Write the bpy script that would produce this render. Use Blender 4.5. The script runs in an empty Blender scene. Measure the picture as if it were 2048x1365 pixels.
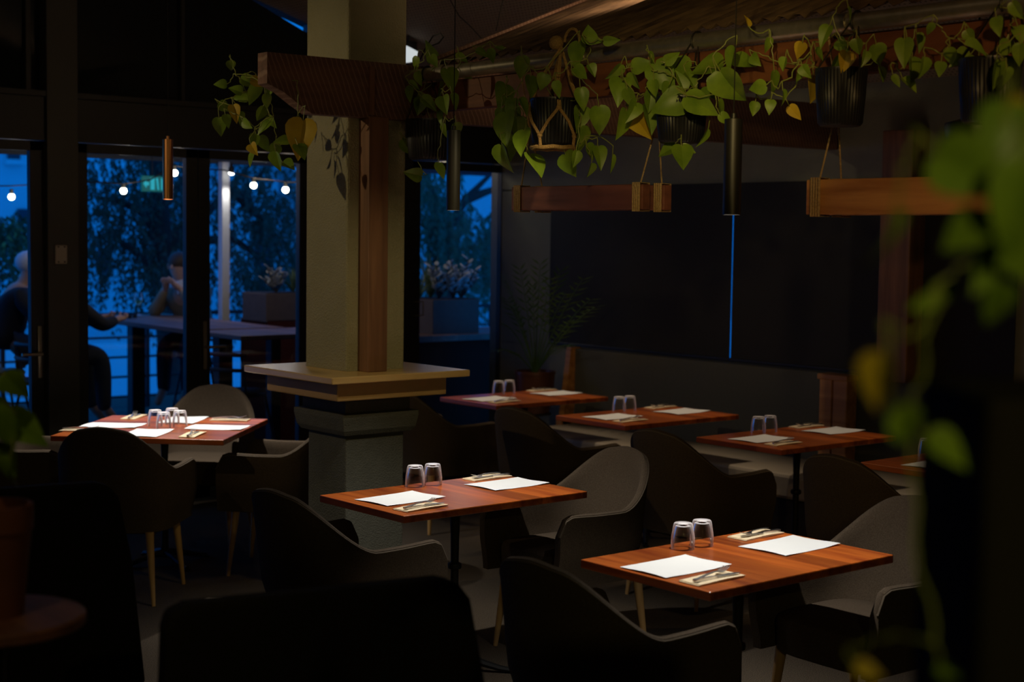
import bpy, bmesh, math, random
from math import sin, cos, pi, radians
from mathutils import Vector, Matrix
random.seed(7)
sc = bpy.context.scene
COL = sc.collection

# ---------------------------------------------------------------- camera
F = 3032.7; PITCH = 0.06918; ROLL = -0.01322; TH = -0.875; CZ = 1.79
AX = (cos(TH), sin(TH)); BX = (-sin(TH), cos(TH))
def _room(v):                        # camera-level frame (right, forward, up) -> room frame
    return Vector((v[0]*BX[0]+v[1]*BX[1], -(v[0]*AX[0]+v[1]*AX[1]), v[2]))
_c, _s = cos(PITCH), sin(PITCH); _cr, _sr = cos(ROLL), sin(ROLL)
_D = _room((0, _c, -_s)); _U0 = _room((0, _s, _c)); _X0 = _room((1, 0, 0))
CR = _X0*_cr - _U0*_sr; CU = _X0*_sr + _U0*_cr
EYE = Vector((0, 0, CZ))
cam = bpy.data.cameras.new('camera'); co = bpy.data.objects.new('camera', cam); COL.objects.link(co)
m = Matrix((CR, CU, -_D)).transposed().to_4x4(); m.translation = EYE; co.matrix_world = m
cam.sensor_width = 36; cam.lens = F/2048*36; cam.clip_start = 0.05; cam.clip_end = 200
cam.dof.use_dof = True; cam.dof.focus_distance = 6.0; cam.dof.aperture_fstop = 2.6
sc.camera = co
def ray(x, y):
    u = (x-1024)/F; v = (682.5-y)/F
    return CR*u + CU*v + _D          # unit forward component
def at(x, y, d): return EYE + ray(x, y)*d                      # point at depth d metres
def atX(x, y, c): r = ray(x, y); return EYE + r*(c/r.x)
def atY(x, y, c): r = ray(x, y); return EYE + r*(c/r.y)
def atZ(x, y, c): r = ray(x, y); return EYE + r*((c-CZ)/r.z)

# ---------------------------------------------------------------- world and light
w = bpy.data.worlds.new('dusk'); sc.world = w; w.use_nodes = True
bg = w.node_tree.nodes['Background']; bg.inputs[0].default_value = (0.002, 0.125, 0.50, 1); bg.inputs[1].default_value = 1.75
sc.cycles.transparent_max_bounces = 40
vs = sc.view_settings
sc.display_settings.display_device = 'sRGB'
vs.view_transform = 'Standard'; vs.look = 'None'; vs.exposure = 0.0; vs.gamma = 1.0; vs.use_curve_mapping = False
def spot(loc, target, power, color, angle=60, blend=.5, rad=.03, name='spot_beam'):
    l = bpy.data.lights.new(name, 'SPOT'); l.energy = power; l.color = color
    l.spot_size = radians(angle); l.spot_blend = blend; l.shadow_soft_size = rad
    o = bpy.data.objects.new(name, l); COL.objects.link(o); o.location = loc
    o.rotation_euler = (Vector(target)-Vector(loc)).to_track_quat('-Z', 'Y').to_euler()
    return o
WARM = (1, .66, .33); WARM2 = (1, .80, .55); NEUT = (1, .96, .89)
# downlights over the bench tables (ceiling height, behind the little roof)
for i, (lx, ly, e) in enumerate(((6.35, 7.55, 46), (6.3, 6.35, 44), (6.3, 5.2, 30), (6.3, 4.1, 16))):
    spot((lx, ly, 2.5), (lx, ly, .74), e, (1, .78, .54), 56, .8, .03)
# spotlight high on the left, on the column and the beam end
spot((1.5, 6.75, 2.75), (3.95, 6.3, 1.85), 42, (1, .78, .44), 62, .7, .02)
# soft light on the column ledge
spot((3.75, 4.1, 2.45), (4.1, 5.85, 1.18), 24, (1, .80, .42), 46, 1, .03)
# spotlights on the plants, the gutter and the hanging timbers, aimed nearly level from the front
spot((1.9, 2.0, 2.5), (4.2, 3.95, 2.32), 85, (1, .74, .28), 26, .9, .03)
spot((2.3, .9, 2.7), (4.3, 2.75, 2.15), 50, (1, .60, .22), 44, .9, .03)
spot((1.0, 3.6, 2.6), (4.0, 5.3, 2.4), 8, (1, .70, .38), 44, .9, .03)
# warm lamps under the deck roof outside
for q_, e_ in (((6.1, 10.3, 2.36), 7), ((7.6, 9.75, 2.36), 3.0), ((4.6, 10.3, 2.36), 4)):
    l = bpy.data.lights.new('deck_lamp', 'POINT'); l.energy = e_; l.color = (1, .72, .48); l.shadow_soft_size = .04; lo_ = bpy.data.objects.new('deck_lamp', l); COL.objects.link(lo_); lo_.location = q_
# unseen spots added to brighten the raked ceiling, in place of bounced light
spot((4.9, 5.0, 2.9), (6.0, 8.0, 3.1), 20, (1, .70, .42), 150, 1, .2)
spot((6.3, 4.9, 1.5), (7.3, 5.3, 3.0), 2.2, (1, .74, .5), 120, 1, .2)
spot((.4, -.7, 2.3), (1.35, .72, 1.80), 24, (1, .85, .3), 60, .9, .03)
spot((.2, 2.1, 2.9), (1.12, 2.88, 1.40), 9, (1, .85, .35), 26, .9, .03)
l = bpy.data.lights.new('room_fill', 'AREA'); l.energy = 2.5; l.size = 3; l.color = (1, .75, .5); lo_ = bpy.data.objects.new('room_fill', l); COL.objects.link(lo_); lo_.location = (1.5, 4.5, 4.0); lo_.rotation_euler = (radians(35), 0, radians(-20))  # added area light, fills in for the soft ambient of the room

# ---------------------------------------------------------------- materials
def new_mat(name):
    mt = bpy.data.materials.new(name); mt.use_nodes = True
    nt = mt.node_tree; return mt, nt, nt.nodes['Principled BSDF']
def lin(c): return tuple(((v/12.92) if v <= .04045 else ((v+.055)/1.055)**2.4) for v in c)
def mat(name, col, rough=.6, metal=0, var=None, scale=8, bump=0, bscale=60, spec=.5, stretch=(1, 1, 1), detail=4, **k):
    mt, nt, b = new_mat(name); N, L = nt.nodes, nt.links
    b.inputs['Base Color'].default_value = (*col, 1); b.inputs['Roughness'].default_value = rough
    b.inputs['Metallic'].default_value = metal; b.inputs['Specular IOR Level'].default_value = spec
    tc = N.new('ShaderNodeTexCoord'); mp = N.new('ShaderNodeMapping'); mp.inputs['Scale'].default_value = stretch
    L.new(tc.outputs['Object'], mp.inputs['Vector'])
    if var:
        n = N.new('ShaderNodeTexNoise'); n.inputs['Scale'].default_value = scale; n.inputs['Detail'].default_value = detail
        L.new(mp.outputs[0], n.inputs['Vector'])
        r = N.new('ShaderNodeValToRGB'); r.color_ramp.elements[0].position = .3; r.color_ramp.elements[1].position = .7
        r.color_ramp.elements[0].color = (*col, 1); r.color_ramp.elements[1].color = (*var, 1)
        L.new(n.outputs['Fac'], r.inputs[0]); L.new(r.outputs[0], b.inputs['Base Color'])
    if bump:
        n2 = N.new('ShaderNodeTexNoise'); n2.inputs['Scale'].default_value = bscale; n2.inputs['Detail'].default_value = 3
        L.new(mp.outputs[0], n2.inputs['Vector'])
        bp = N.new('ShaderNodeBump'); bp.inputs['Strength'].default_value = bump; bp.inputs['Distance'].default_value = .01
        L.new(n2.outputs['Fac'], bp.inputs['Height']); L.new(bp.outputs[0], b.inputs['Normal'])
    return mt
def wood(name, c1, c2, axis='Y', scale=9, rough=.35, planks=0, coat=0.0):
    """grain stretched along an axis, optional planks side by side"""
    mt, nt, b = new_mat(name); N, L = nt.nodes, nt.links
    tc = N.new('ShaderNodeTexCoord'); mp = N.new('ShaderNodeMapping')
    st = {'X': (.08, 1, 1), 'Y': (1, .08, 1), 'Z': (1, 1, .08)}[axis]
    mp.inputs['Scale'].default_value = st; L.new(tc.outputs['Object'], mp.inputs['Vector'])
    n = N.new('ShaderNodeTexNoise'); n.inputs['Scale'].default_value = scale*4; n.inputs['Detail'].default_value = 8
    n.inputs['Distortion'].default_value = .6
    L.new(mp.outputs[0], n.inputs['Vector'])
    r = N.new('ShaderNodeValToRGB'); r.color_ramp.elements[0].position = .32; r.color_ramp.elements[1].position = .68
    r.color_ramp.elements[0].color = (*c1, 1); r.color_ramp.elements[1].color = (*c2, 1)
    L.new(n.outputs['Fac'], r.inputs[0]); out = r.outputs[0]
    if planks:
        sp = N.new('ShaderNodeSeparateXYZ'); L.new(tc.outputs['Object'], sp.inputs[0])
        across = {'X': 'Y', 'Y': 'X', 'Z': 'X'}[axis]
        mu = N.new('ShaderNodeMath'); mu.operation = 'MULTIPLY'; mu.inputs[1].default_value = planks
        L.new(sp.outputs[across], mu.inputs[0])
        fl = N.new('ShaderNodeMath'); fl.operation = 'FLOOR'; L.new(mu.outputs[0], fl.inputs[0])
        wn = N.new('ShaderNodeTexWhiteNoise'); wn.noise_dimensions = '1D'; L.new(fl.outputs[0], wn.inputs['W'])
        mr = N.new('ShaderNodeMapRange'); mr.inputs['To Min'].default_value = .62; mr.inputs['To Max'].default_value = 1.25
        L.new(wn.outputs['Value'], mr.inputs['Value'])
        hs = N.new('ShaderNodeHueSaturation'); L.new(mr.outputs[0], hs.inputs['Value']); L.new(out, hs.inputs['Color']); out = hs.outputs[0]
    L.new(out, b.inputs['Base Color']); b.inputs['Roughness'].default_value = rough
    b.inputs['Coat Weight'].default_value = coat; b.inputs['Coat Roughness'].default_value = .25
    bp = N.new('ShaderNodeBump'); bp.inputs['Strength'].default_value = .15; bp.inputs['Distance'].default_value = .004
    L.new(n.outputs['Fac'], bp.inputs['Height']); L.new(bp.outputs[0], b.inputs['Normal'])
    return mt
def emit(name, col, s):
    mt, nt, b = new_mat(name); b.inputs['Base Color'].default_value = (*col, 1)
    b.inputs['Emission Color'].default_value = (*col, 1); b.inputs['Emission Strength'].default_value = s; return mt
def glassmat(name, ior=1.45, col=(1, 1, 1), rough=0):
    mt, nt, b = new_mat(name); b.inputs['Base Color'].default_value = (*col, 1)
    b.inputs['Transmission Weight'].default_value = 1; b.inputs['Roughness'].default_value = rough; b.inputs['IOR'].default_value = ior; return mt
def pane_mat():
    mt = bpy.data.materials.new('window glass'); mt.use_nodes = True; nt = mt.node_tree; N, L = nt.nodes, nt.links
    for n in list(N): N.remove(n)
    o = N.new('ShaderNodeOutputMaterial'); t = N.new('ShaderNodeBsdfTransparent'); g = N.new('ShaderNodeBsdfGlossy'); g.inputs['Roughness'].default_value = .01
    t.inputs['Color'].default_value = (.88, .93, .95, 1)
    f = N.new('ShaderNodeFresnel'); f.inputs['IOR'].default_value = 1.35; mx = N.new('ShaderNodeMixShader')
    L.new(f.outputs[0], mx.inputs[0]); L.new(t.outputs[0], mx.inputs[1]); L.new(g.outputs[0], mx.inputs[2]); L.new(mx.outputs[0], o.inputs['Surface']); return mt
def thin_glass():
    """clear thin walled glass: see through, mirror glints, white mixed in edge on to stand in for rim glints"""
    mt = bpy.data.materials.new('tumbler glass'); mt.use_nodes = True; nt = mt.node_tree; N, L = nt.nodes, nt.links
    for n in list(N): N.remove(n)
    o = N.new('ShaderNodeOutputMaterial'); t = N.new('ShaderNodeBsdfTransparent'); t.inputs['Color'].default_value = (.985, .988, .99, 1)
    g = N.new('ShaderNodeBsdfGlossy'); g.inputs['Roughness'].default_value = .06
    f = N.new('ShaderNodeFresnel'); f.inputs['IOR'].default_value = 1.28; mx = N.new('ShaderNodeMixShader')
    lw = N.new('ShaderNodeLayerWeight'); lw.inputs['Blend'].default_value = .5
    p0 = N.new('ShaderNodeMath'); p0.operation = 'POWER'; p0.inputs[1].default_value = 2.2; L.new(lw.outputs['Facing'], p0.inputs[0])
    pw = N.new('ShaderNodeMath'); pw.operation = 'MULTIPLY'; pw.inputs[1].default_value = .5; L.new(p0.outputs[0], pw.inputs[0])
    df = N.new('ShaderNodeBsdfDiffuse'); df.inputs['Color'].default_value = (.95, .95, .97, 1); tl = N.new('ShaderNodeBsdfTranslucent'); tl.inputs['Color'].default_value = (.95, .95, .97, 1)  # white in the colour edge on, imitating lamp glints on the glass
    a = N.new('ShaderNodeAddShader'); L.new(df.outputs[0], a.inputs[0]); L.new(tl.outputs[0], a.inputs[1]); m2 = N.new('ShaderNodeMixShader')
    L.new(f.outputs[0], mx.inputs[0]); L.new(t.outputs[0], mx.inputs[1]); L.new(g.outputs[0], mx.inputs[2])
    L.new(pw.outputs[0], m2.inputs[0]); L.new(mx.outputs[0], m2.inputs[1]); L.new(a.outputs[0], m2.inputs[2]); L.new(m2.outputs[0], o.inputs['Surface']); return mt
def perforated(name, col, hole):
    mt, nt, b = new_mat(name); N, L = nt.nodes, nt.links
    tc = N.new('ShaderNodeTexCoord'); mp = N.new('ShaderNodeMapping'); mp.inputs['Scale'].default_value = (32, 32, 32)
    L.new(tc.outputs['Object'], mp.inputs['Vector'])
    fr = N.new('ShaderNodeVectorMath'); fr.operation = 'FRACTION'; L.new(mp.outputs[0], fr.inputs[0])
    sb = N.new('ShaderNodeVectorMath'); sb.operation = 'SUBTRACT'; sb.inputs[1].default_value = (.5, .5, 0); L.new(fr.outputs[0], sb.inputs[0])
    mu = N.new('ShaderNodeVectorMath'); mu.operation = 'MULTIPLY'; mu.inputs[1].default_value = (1, 1, 0); L.new(sb.outputs[0], mu.inputs[0])
    ln = N.new('ShaderNodeVectorMath'); ln.operation = 'LENGTH'; L.new(mu.outputs[0], ln.inputs[0])
    lt = N.new('ShaderNodeMath'); lt.operation = 'LESS_THAN'; lt.inputs[1].default_value = .2; L.new(ln.outputs['Value'], lt.inputs[0])
    mx = N.new('ShaderNodeMix'); mx.data_type = 'RGBA'; mx.inputs[6].default_value = (*col, 1); mx.inputs[7].default_value = (*hole, 1)
    L.new(lt.outputs[0], mx.inputs[0]); L.new(mx.outputs[2], b.inputs['Base Color']); b.inputs['Roughness'].default_value = .8
    return mt
def leafmat(name, c1, c2, trans=.25):
    mt = mat(name, c1, .42, var=c2, scale=14); b = mt.node_tree.nodes['Principled BSDF']
    b.inputs['Subsurface Weight'].default_value = 0
    N, L = mt.node_tree.nodes, mt.node_tree.links
    tr = N.new('ShaderNodeBsdfTranslucent'); mx = N.new('ShaderNodeMixShader'); mx.inputs[0].default_value = trans
    src = b.inputs['Base Color'].links[0].from_socket; L.new(src, tr.inputs['Color'])
    o = N['Material Output']; L.new(b.outputs[0], mx.inputs[1]); L.new(tr.outputs[0], mx.inputs[2]); L.new(mx.outputs[0], o.inputs['Surface'])
    return mt
def carpet(name):
    mt = mat(name, (.038, .029, .020), .95, var=(.155, .118, .082), scale=260, bump=.6, bscale=300, detail=1, spec=.1); return mt
def sawn(name, c1, c2):
    mt = wood(name, c1, c2, 'X', 4, .8); nt = mt.node_tree; N, L = nt.nodes, nt.links; b = N['Principled BSDF']
    tc = N.new('ShaderNodeTexCoord'); mp = N.new('ShaderNodeMapping'); mp.inputs['Rotation'].default_value = (0, radians(22), 0)
    L.new(tc.outputs['Object'], mp.inputs['Vector'])
    wv = N.new('ShaderNodeTexWave'); wv.bands_direction = 'X'; wv.inputs['Scale'].default_value = 13; wv.inputs['Distortion'].default_value = 3.5; wv.inputs['Detail'].default_value = 3; wv.inputs['Detail Scale'].default_value = .8
    L.new(mp.outputs[0], wv.inputs['Vector'])
    r = N.new('ShaderNodeValToRGB'); r.color_ramp.elements[0].position = .72; r.color_ramp.elements[1].position = .98
    L.new(wv.outputs['Fac'], r.inputs[0])
    mx = N.new('ShaderNodeMix'); mx.data_type = 'RGBA'; src = b.inputs['Base Color'].links[0].from_socket
    mu = N.new('ShaderNodeMath'); mu.operation = 'MULTIPLY'; mu.inputs[1].default_value = .5; L.new(r.outputs[0], mu.inputs[0]); L.new(mu.outputs[0], mx.inputs[0])
    L.new(src, mx.inputs[6]); mx.inputs[7].default_value = (.30, .19, .13, 1); L.new(mx.outputs[2], b.inputs['Base Color'])
    return mt
MT = dict(
    table=wood('red brown table wood', (.30, .052, .010), (.62, .150, .022), 'Y', 6, .30, 9, .35),
    iron=mat('black cast iron', (.012, .012, .012), .5, .3),
    fabric=mat('grey brown upholstery', (.064, .045, .029), .95, var=(.096, .070, .047), scale=220, bump=.3, bscale=400, spec=.15),
    fabric2=mat('grey brown piping', (.12, .092, .064), .9, spec=.2),
    legwood=wood('pale beech', (.42, .24, .08), (.56, .34, .13), 'Z', 6, .5),
    paper=mat('white paper', (.86, .87, .86), .7, var=(.83, .84, .84), scale=5),
    napkin=mat('kraft napkin', (.76, .60, .38), .8, var=(.86, .71, .48), scale=40),
    steel=mat('polished steel', (.70, .70, .70), .28, 1),
    glass=thin_glass(),
    plaster=mat('sage plaster', (.30, .275, .155), .9, var=(.33, .30, .175), scale=5, bump=.8, bscale=130),
    plaster2=mat('charcoal painted plaster', (.085, .083, .062), .9, var=(.10, .097, .073), scale=20, bump=.6, bscale=150),
    ledge=mat('varnished ledge', (.56, .37, .14), .25, var=(.62, .42, .17), scale=3, stretch=(1, 1, 6)),
    fascia=mat('matt ledge fascia', (.40, .25, .09), .6, var=(.46, .29, .11), scale=3, stretch=(1, 1, 6), spec=.2),
    postwood=wood('weathered brown timber', (.14, .064, .030), (.26, .125, .06), 'Z', 5, .6),
    beamwood=sawn('rough sawn dark beam', (.09, .043, .026), (.17, .084, .05)),
    redbeam=wood('reddish beam', (.12, .040, .014), (.20, .07, .026), 'Y', 5, .6),
    board=wood('recycled board', (.40, .16, .045), (.66, .32, .10), 'Y', 5, .5, 0),
    board2=wood('dark red board', (.13, .045, .03), (.24, .085, .055), 'Y', 5, .6),
    rope=mat('jute rope', (.60, .42, .20), .9, var=(.42, .27, .12), scale=120, bump=.8, bscale=300),
    rope2=mat('macrame cotton cord', (.55, .34, .12), .9, var=(.38, .22, .07), scale=120, bump=.8, bscale=300),
    blackpot=mat('black ribbed pot', (.014, .014, .016), .38),
    soil=mat('soil', (.02, .012, .008), 1),
    terracotta=mat('terracotta', (.14, .036, .014), .8, var=(.18, .05, .02), scale=10),
    brownpot=mat('brown glazed pot', (.09, .028, .014), .35, var=(.13, .045, .02), scale=5),
    pipe=mat('galvanised gutter pipe', (.42, .38, .30), .38, .85, var=(.55, .50, .40), scale=30),
    tin=mat('rusted corrugated iron', (.035, .018, .010), .75, .1, var=(.15, .09, .045), scale=16, stretch=(.10, 1, 1), bump=.2, bscale=30),
    ceiling=perforated('perforated ceiling lining', (.25, .20, .15), (.04, .03, .02)),
    darkframe=mat('dark green grey frame paint', (.020, .020, .016), .5),
    postpaint=mat('olive black post paint', (.06, .058, .042), .55),
    blind=mat('black roller blind cloth', (.010, .010, .012), .8, var=(.013, .013, .015), scale=200),
    wall=mat('grey green painted wall', (.20, .20, .165), .9, var=(.22, .22, .18), scale=8, bump=.2),
    dado=mat('charcoal bench back', (.085, .085, .080), .9, var=(.10, .10, .094), scale=120, bump=.2, bscale=200),
    bench=mat('bench seat vinyl', (.30, .255, .195), .6, var=(.33, .28, .215), scale=4),
    darkwall=mat('dark brown wall', (.03, .026, .02), .8),
    carpet=carpet('speckled carpet'),
    pane=pane_mat(),
    copper=mat('copper', (.80, .36, .14), .34, 1),
    blackmetal=mat('satin black metal', (.020, .018, .015), .42, .2),
    bulb=emit('festoon bulb glow', (1, .93, .8), 12),
    lamp=emit('lamp disc', (1, .9, .75), 14),
    plastic=mat('cream plastic', (.42, .37, .28), .4),
    brass=mat('aged steel handle', (.42, .38, .28), .4, .8),
    render=mat('pale rendered wall', (.80, .86, .88), .9, var=(.72, .80, .84), scale=.4),
    darkwin=mat('dark window', (.03, .04, .06), .3),
    roofdark=mat('dark roof', (.05, .06, .08), .8),
    decking=wood('deck boards', (.07, .045, .03), (.12, .08, .05), 'X', 4, .7, 9),
    outtable=wood('outdoor table top', (.16, .075, .045), (.26, .13, .08), 'Y', 4, .5, 8),
    whitepaint=mat('white post paint', (.72, .70, .72), .6),
    bark=mat('bark', (.035, .028, .022), .9, bump=.5, bscale=20),
    treeleaf=leafmat('willow leaves', (.035, .055, .03), (.06, .10, .05)),
    shrub=leafmat('shrub leaves', (.04, .10, .05), (.08, .17, .08)),
    pothos=leafmat('pothos leaf', (.13, .23, .016), (.25, .38, .03)),
    pothosy=leafmat('yellowed pothos leaf', (.50, .33, .015), (.62, .45, .03)),
    vine=mat('pothos vine', (.22, .25, .05), .5),
    palm=leafmat('palm frond', (.08, .17, .03), (.13, .24, .06)),
    succ=mat('silvery succulent', (.36, .36, .34), .7, var=(.46, .46, .42), scale=12),
    spiky=leafmat('strappy leaf', (.13, .18, .07), (.24, .28, .11)),
    planter=mat('slate planter', (.10, .065, .05), .8, var=(.12, .08, .06), scale=20),
    purple=mat('maroon timber cladding', (.07, .014, .010), .9, stretch=(1, 1, 8), var=(.085, .018, .012), spec=.05),
    skin=mat('skin', (.55, .33, .25), .55), darkcloth=mat('dark jacket cloth', (.018, .018, .022), .9),
    beige=mat('beige jacket', (.30, .24, .17), .9, var=(.24, .19, .13), scale=12), white=mat('white knit', (.70, .68, .70), .9),
    hair=mat('brown hair', (.06, .035, .02), .6), jeans=mat('dark trousers', (.02, .025, .04), .9),
    wine=glassmat('white wine', 1.33, (.95, .8, .35)),
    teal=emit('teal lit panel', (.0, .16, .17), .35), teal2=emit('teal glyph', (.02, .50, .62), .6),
    leather=mat('black leatherette', (.014, .011, .008), .9, spec=.15),
)

# ---------------------------------------------------------------- mesh kit
class MB:
    def __init__(s): s.v = []; s.f = []; s.sm = []
    def add(s, vs_, fs, smooth=False, M=None):
        o = len(s.v)
        for p in vs_: s.v.append(tuple(M @ Vector(p)) if M else tuple(p))
        for f in fs: s.f.append(tuple(i+o for i in f)); s.sm.append(smooth)
        return s
    def box(s, lo, hi, bev=0, M=None, seg=2):
        bm = bmesh.new(); bmesh.ops.create_cube(bm, size=1)
        c = [(lo[i]+hi[i])/2 for i in range(3)]; d = [abs(hi[i]-lo[i]) for i in range(3)]
        for v in bm.verts: v.co = Vector((c[0]+v.co.x*d[0], c[1]+v.co.y*d[1], c[2]+v.co.z*d[2]))
        if bev: bmesh.ops.bevel(bm, geom=bm.edges[:], offset=bev, segments=seg, affect='EDGES', profile=.5)
        bm.verts.index_update()
        s.add([v.co for v in bm.verts], [[v.index for v in f.verts] for f in bm.faces], False, M); bm.free(); return s
    def lathe(s, prof, n=24, M=None, smooth=True, rot=0):
        vv = []; ff = []
        for r, z in prof:
            for i in range(n):
                a = rot+2*pi*i/n; vv.append((r*cos(a), r*sin(a), z))
        for j in range(len(prof)-1):
            for i in range(n):
                k = (i+1) % n; ff.append((j*n+i, j*n+k, (j+1)*n+k, (j+1)*n+i))
        if prof[0][0] > 1e-6: ff.append(tuple(reversed(range(n))))
        if prof[-1][0] > 1e-6: ff.append(tuple((len(prof)-1)*n+i for i in range(n)))
        s.add(vv, ff, smooth, M); return s
    def tube(s, pts, r, n=8, M=None, closed=False):
        pts = [Vector(p) for p in pts]; R = r if isinstance(r, (list, tuple)) else [r]*len(pts)
        vv = []; ff = []; up = None
        for i, p in enumerate(pts):
            if closed: t = pts[(i+1) % len(pts)]-pts[i-1]
            else: t = pts[min(i+1, len(pts)-1)]-pts[max(i-1, 0)]
            if t.length < 1e-9: t = Vector((0, 0, 1))
            t.normalize()
            if up is None: up = t.orthogonal()
            up = (up - t*up.dot(t)); up = up.normalized() if up.length > 1e-6 else t.orthogonal().normalized()
            b = t.cross(up)
            for k in range(n):
                a = 2*pi*k/n; vv.append(p+(up*cos(a)+b*sin(a))*R[i])
        m_ = len(pts)
        for i in range(m_ if closed else m_-1):
            j = (i+1) % m_
            for k in range(n):
                l = (k+1) % n; ff.append((i*n+k, i*n+l, j*n+l, j*n+k))
        if not closed: ff.append(tuple(reversed(range(n)))); ff.append(tuple((m_-1)*n+k for k in range(n)))
        s.add(vv, ff, True, M); return s
    def prism(s, poly, axis, a, b, M=None):
        """extrude a polygon (2-D) along an axis between a and b"""
        def P(q, t): return {'x': (t, q[0], q[1]), 'y': (q[0], t, q[1]), 'z': (q[0], q[1], t)}[axis]
        n = len(poly); vv = [P(q, a) for q in poly]+[P(q, b) for q in poly]
        ff = [tuple(range(n)), tuple(range(2*n-1, n-1, -1))]+[(i, (i+1) % n, n+(i+1) % n, n+i) for i in range(n)]
        s.add(vv, ff, False, M); return s
    def ell(s, c, r, n=16, M=None):
        vv = []; ff = []; h = n//2
        for j in range(h+1):
            t = pi*j/h
            for i in range(n): a = 2*pi*i/n; vv.append((c[0]+r[0]*sin(t)*cos(a), c[1]+r[1]*sin(t)*sin(a), c[2]+r[2]*cos(t)))
        for j in range(h):
            for i in range(n): k = (i+1) % n; ff.append((j*n+i, (j+1)*n+i, (j+1)*n+k, j*n+k))
        s.add(vv, ff, True, M); return s
    def mesh(s, name):
        me = bpy.data.meshes.new(name); me.from_pydata(s.v, [], s.f); me.validate()
        bm = bmesh.new(); bm.from_mesh(me); bmesh.ops.remove_doubles(bm, verts=bm.verts, dist=1e-6)
        bmesh.ops.recalc_face_normals(bm, faces=bm.faces) if s.__dict__.get('recalc', True) else None
        bm.to_mesh(me); bm.free()
        if any(s.sm):
            me.polygons.foreach_set('use_smooth', [True]*len(me.polygons))
            try: me.set_sharp_from_angle(angle=radians(38))
            except Exception: pass
        return me
    def build(s, name, mt, parent=None):
        me = s.mesh(name); me.materials.append(MT[mt] if isinstance(mt, str) else mt)
        o = bpy.data.objects.new(name, me); COL.objects.link(o)
        if parent: o.parent = parent
        return o
def tag(o, label=None, cat=None, group=None, kind=None):
    if label: o['label'] = label
    if cat: o['category'] = cat
    if group: o['group'] = group
    if kind: o['kind'] = kind
    return o
def thing(name, label, cat, loc=(0, 0, 0), rz=0, group=None):
    o = bpy.data.objects.new(name, None); COL.objects.link(o); o.location = loc; o.rotation_euler = (0, 0, rz)
    o.empty_display_size = .05
    return tag(o, label, cat, group)
def struct(name, mb, mt, parent=None, label=None, cat=None):
    o = mb.build(name, mt, parent)
    if not parent: o['kind'] = 'structure'
    return tag(o, label, cat)
def dup(root, loc, rz, label):
    r = root.copy(); COL.objects.link(r); r.location = loc; r.rotation_euler = (0, 0, rz); r['label'] = label
    for ch in root.children:
        c = ch.copy(); COL.objects.link(c); c.parent = r
        for g in ch.children:
            d = g.copy(); COL.objects.link(d); d.parent = c
    return r
def lerp(a, b, t): return a+(b-a)*t
def sstep(a, b, x): t = max(0, min(1, (x-a)/(b-a))); return t*t*(3-2*t)

# ================================================================ ROOM SHELL
WY = 9.0; WX = 7.38
def rake(x): return 3.36-.30*(x-5.24)
struct('floor', MB().box((-4, -4, -.1), (WX+.1, WY+.1, 0)), 'carpet', label='speckled brown grey carpet floor of the dining room', cat='floor')
c = MB(); c.add([(-4, -4, rake(-4)), (WX+.25, -4, rake(WX+.25)), (WX+.25, WY+.15, rake(WX+.25)), (-4, WY+.15, rake(-4)),
                 (-4, -4, rake(-4)+.1), (WX+.25, -4, rake(WX+.25)+.1), (WX+.25, WY+.15, rake(WX+.25)+.1), (-4, WY+.15, rake(-4)+.1)],
                [(0, 1, 2, 3), (7, 6, 5, 4), (0, 4, 5, 1), (1, 5, 6, 2), (2, 6, 7, 3), (3, 7, 4, 0)])
struct('ceiling', c, 'ceiling', label='raked ceiling lined with perforated brown board', cat='ceiling')
struct('wall_left', MB().box((-4.1, -4, 0), (-4, WY+.1, 6.4)), 'darkwall', label='dark wall out of view on the left', cat='wall')
struct('wall_rear', MB().box((-4, -4.1, 0), (WX+.1, -4, 6.4)), 'darkwall', label='dark wall behind the camera', cat='wall')
# glazed wall, Y = 9 : posts and beams
def hx(px): return atY(px, 500, WY).x
xs = dict(d1r=hx(88), postl=hx(88), postr=hx(150), gl=hx(160), gr=hx(372), s2=hx(420), gr2=hx(604), f2=hx(620), fl3=hx(822), g3l=hx(845), g3r=hx(998), f3r=hx(1032))
fr = MB()
fr.box((xs['postl'], WY-.06, 0), (xs['postr'], WY+.08, 4.0), .004)
struct('trim_post', fr, 'postpaint', label='thick olive black post between the glass doors', cat='post')
fr = MB()
fr.box((-4, WY-.03, 2.335), (WX, WY+.1, 2.60), .004)               # transom beam
fr.box((-4, WY-.05, 2.60), (WX, WY+.1, 2.635), .003)
fr.box((xs['f2'], WY-.02, 0), (xs['f2']+.10, WY+.1, 4.0))
fr.box((xs['fl3']-.09, WY-.02, 0), (xs['fl3'], WY+.1, 4.0))
fr.box((-4, WY+.0, 0), (WX, WY+.1, .02))
fr.box((xs['g3r'], WY-.02, 0), (WX, WY+.1, 2.335))
fr.box((hx(58)-3.3, WY-.02, 0), (hx(58)-2.9, WY+.1, 4.6))
fr.box((hx(372)-.03, WY, 2.6), (hx(372)-.005, WY+.06, 4.2)); fr.box((hx(65)-.03, WY, 2.6), (hx(65)-.0, WY+.06, 4.2))
struct('wall_back', fr, 'darkframe', label='dark framed glazed wall with a transom above the doors', cat='wall')
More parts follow.
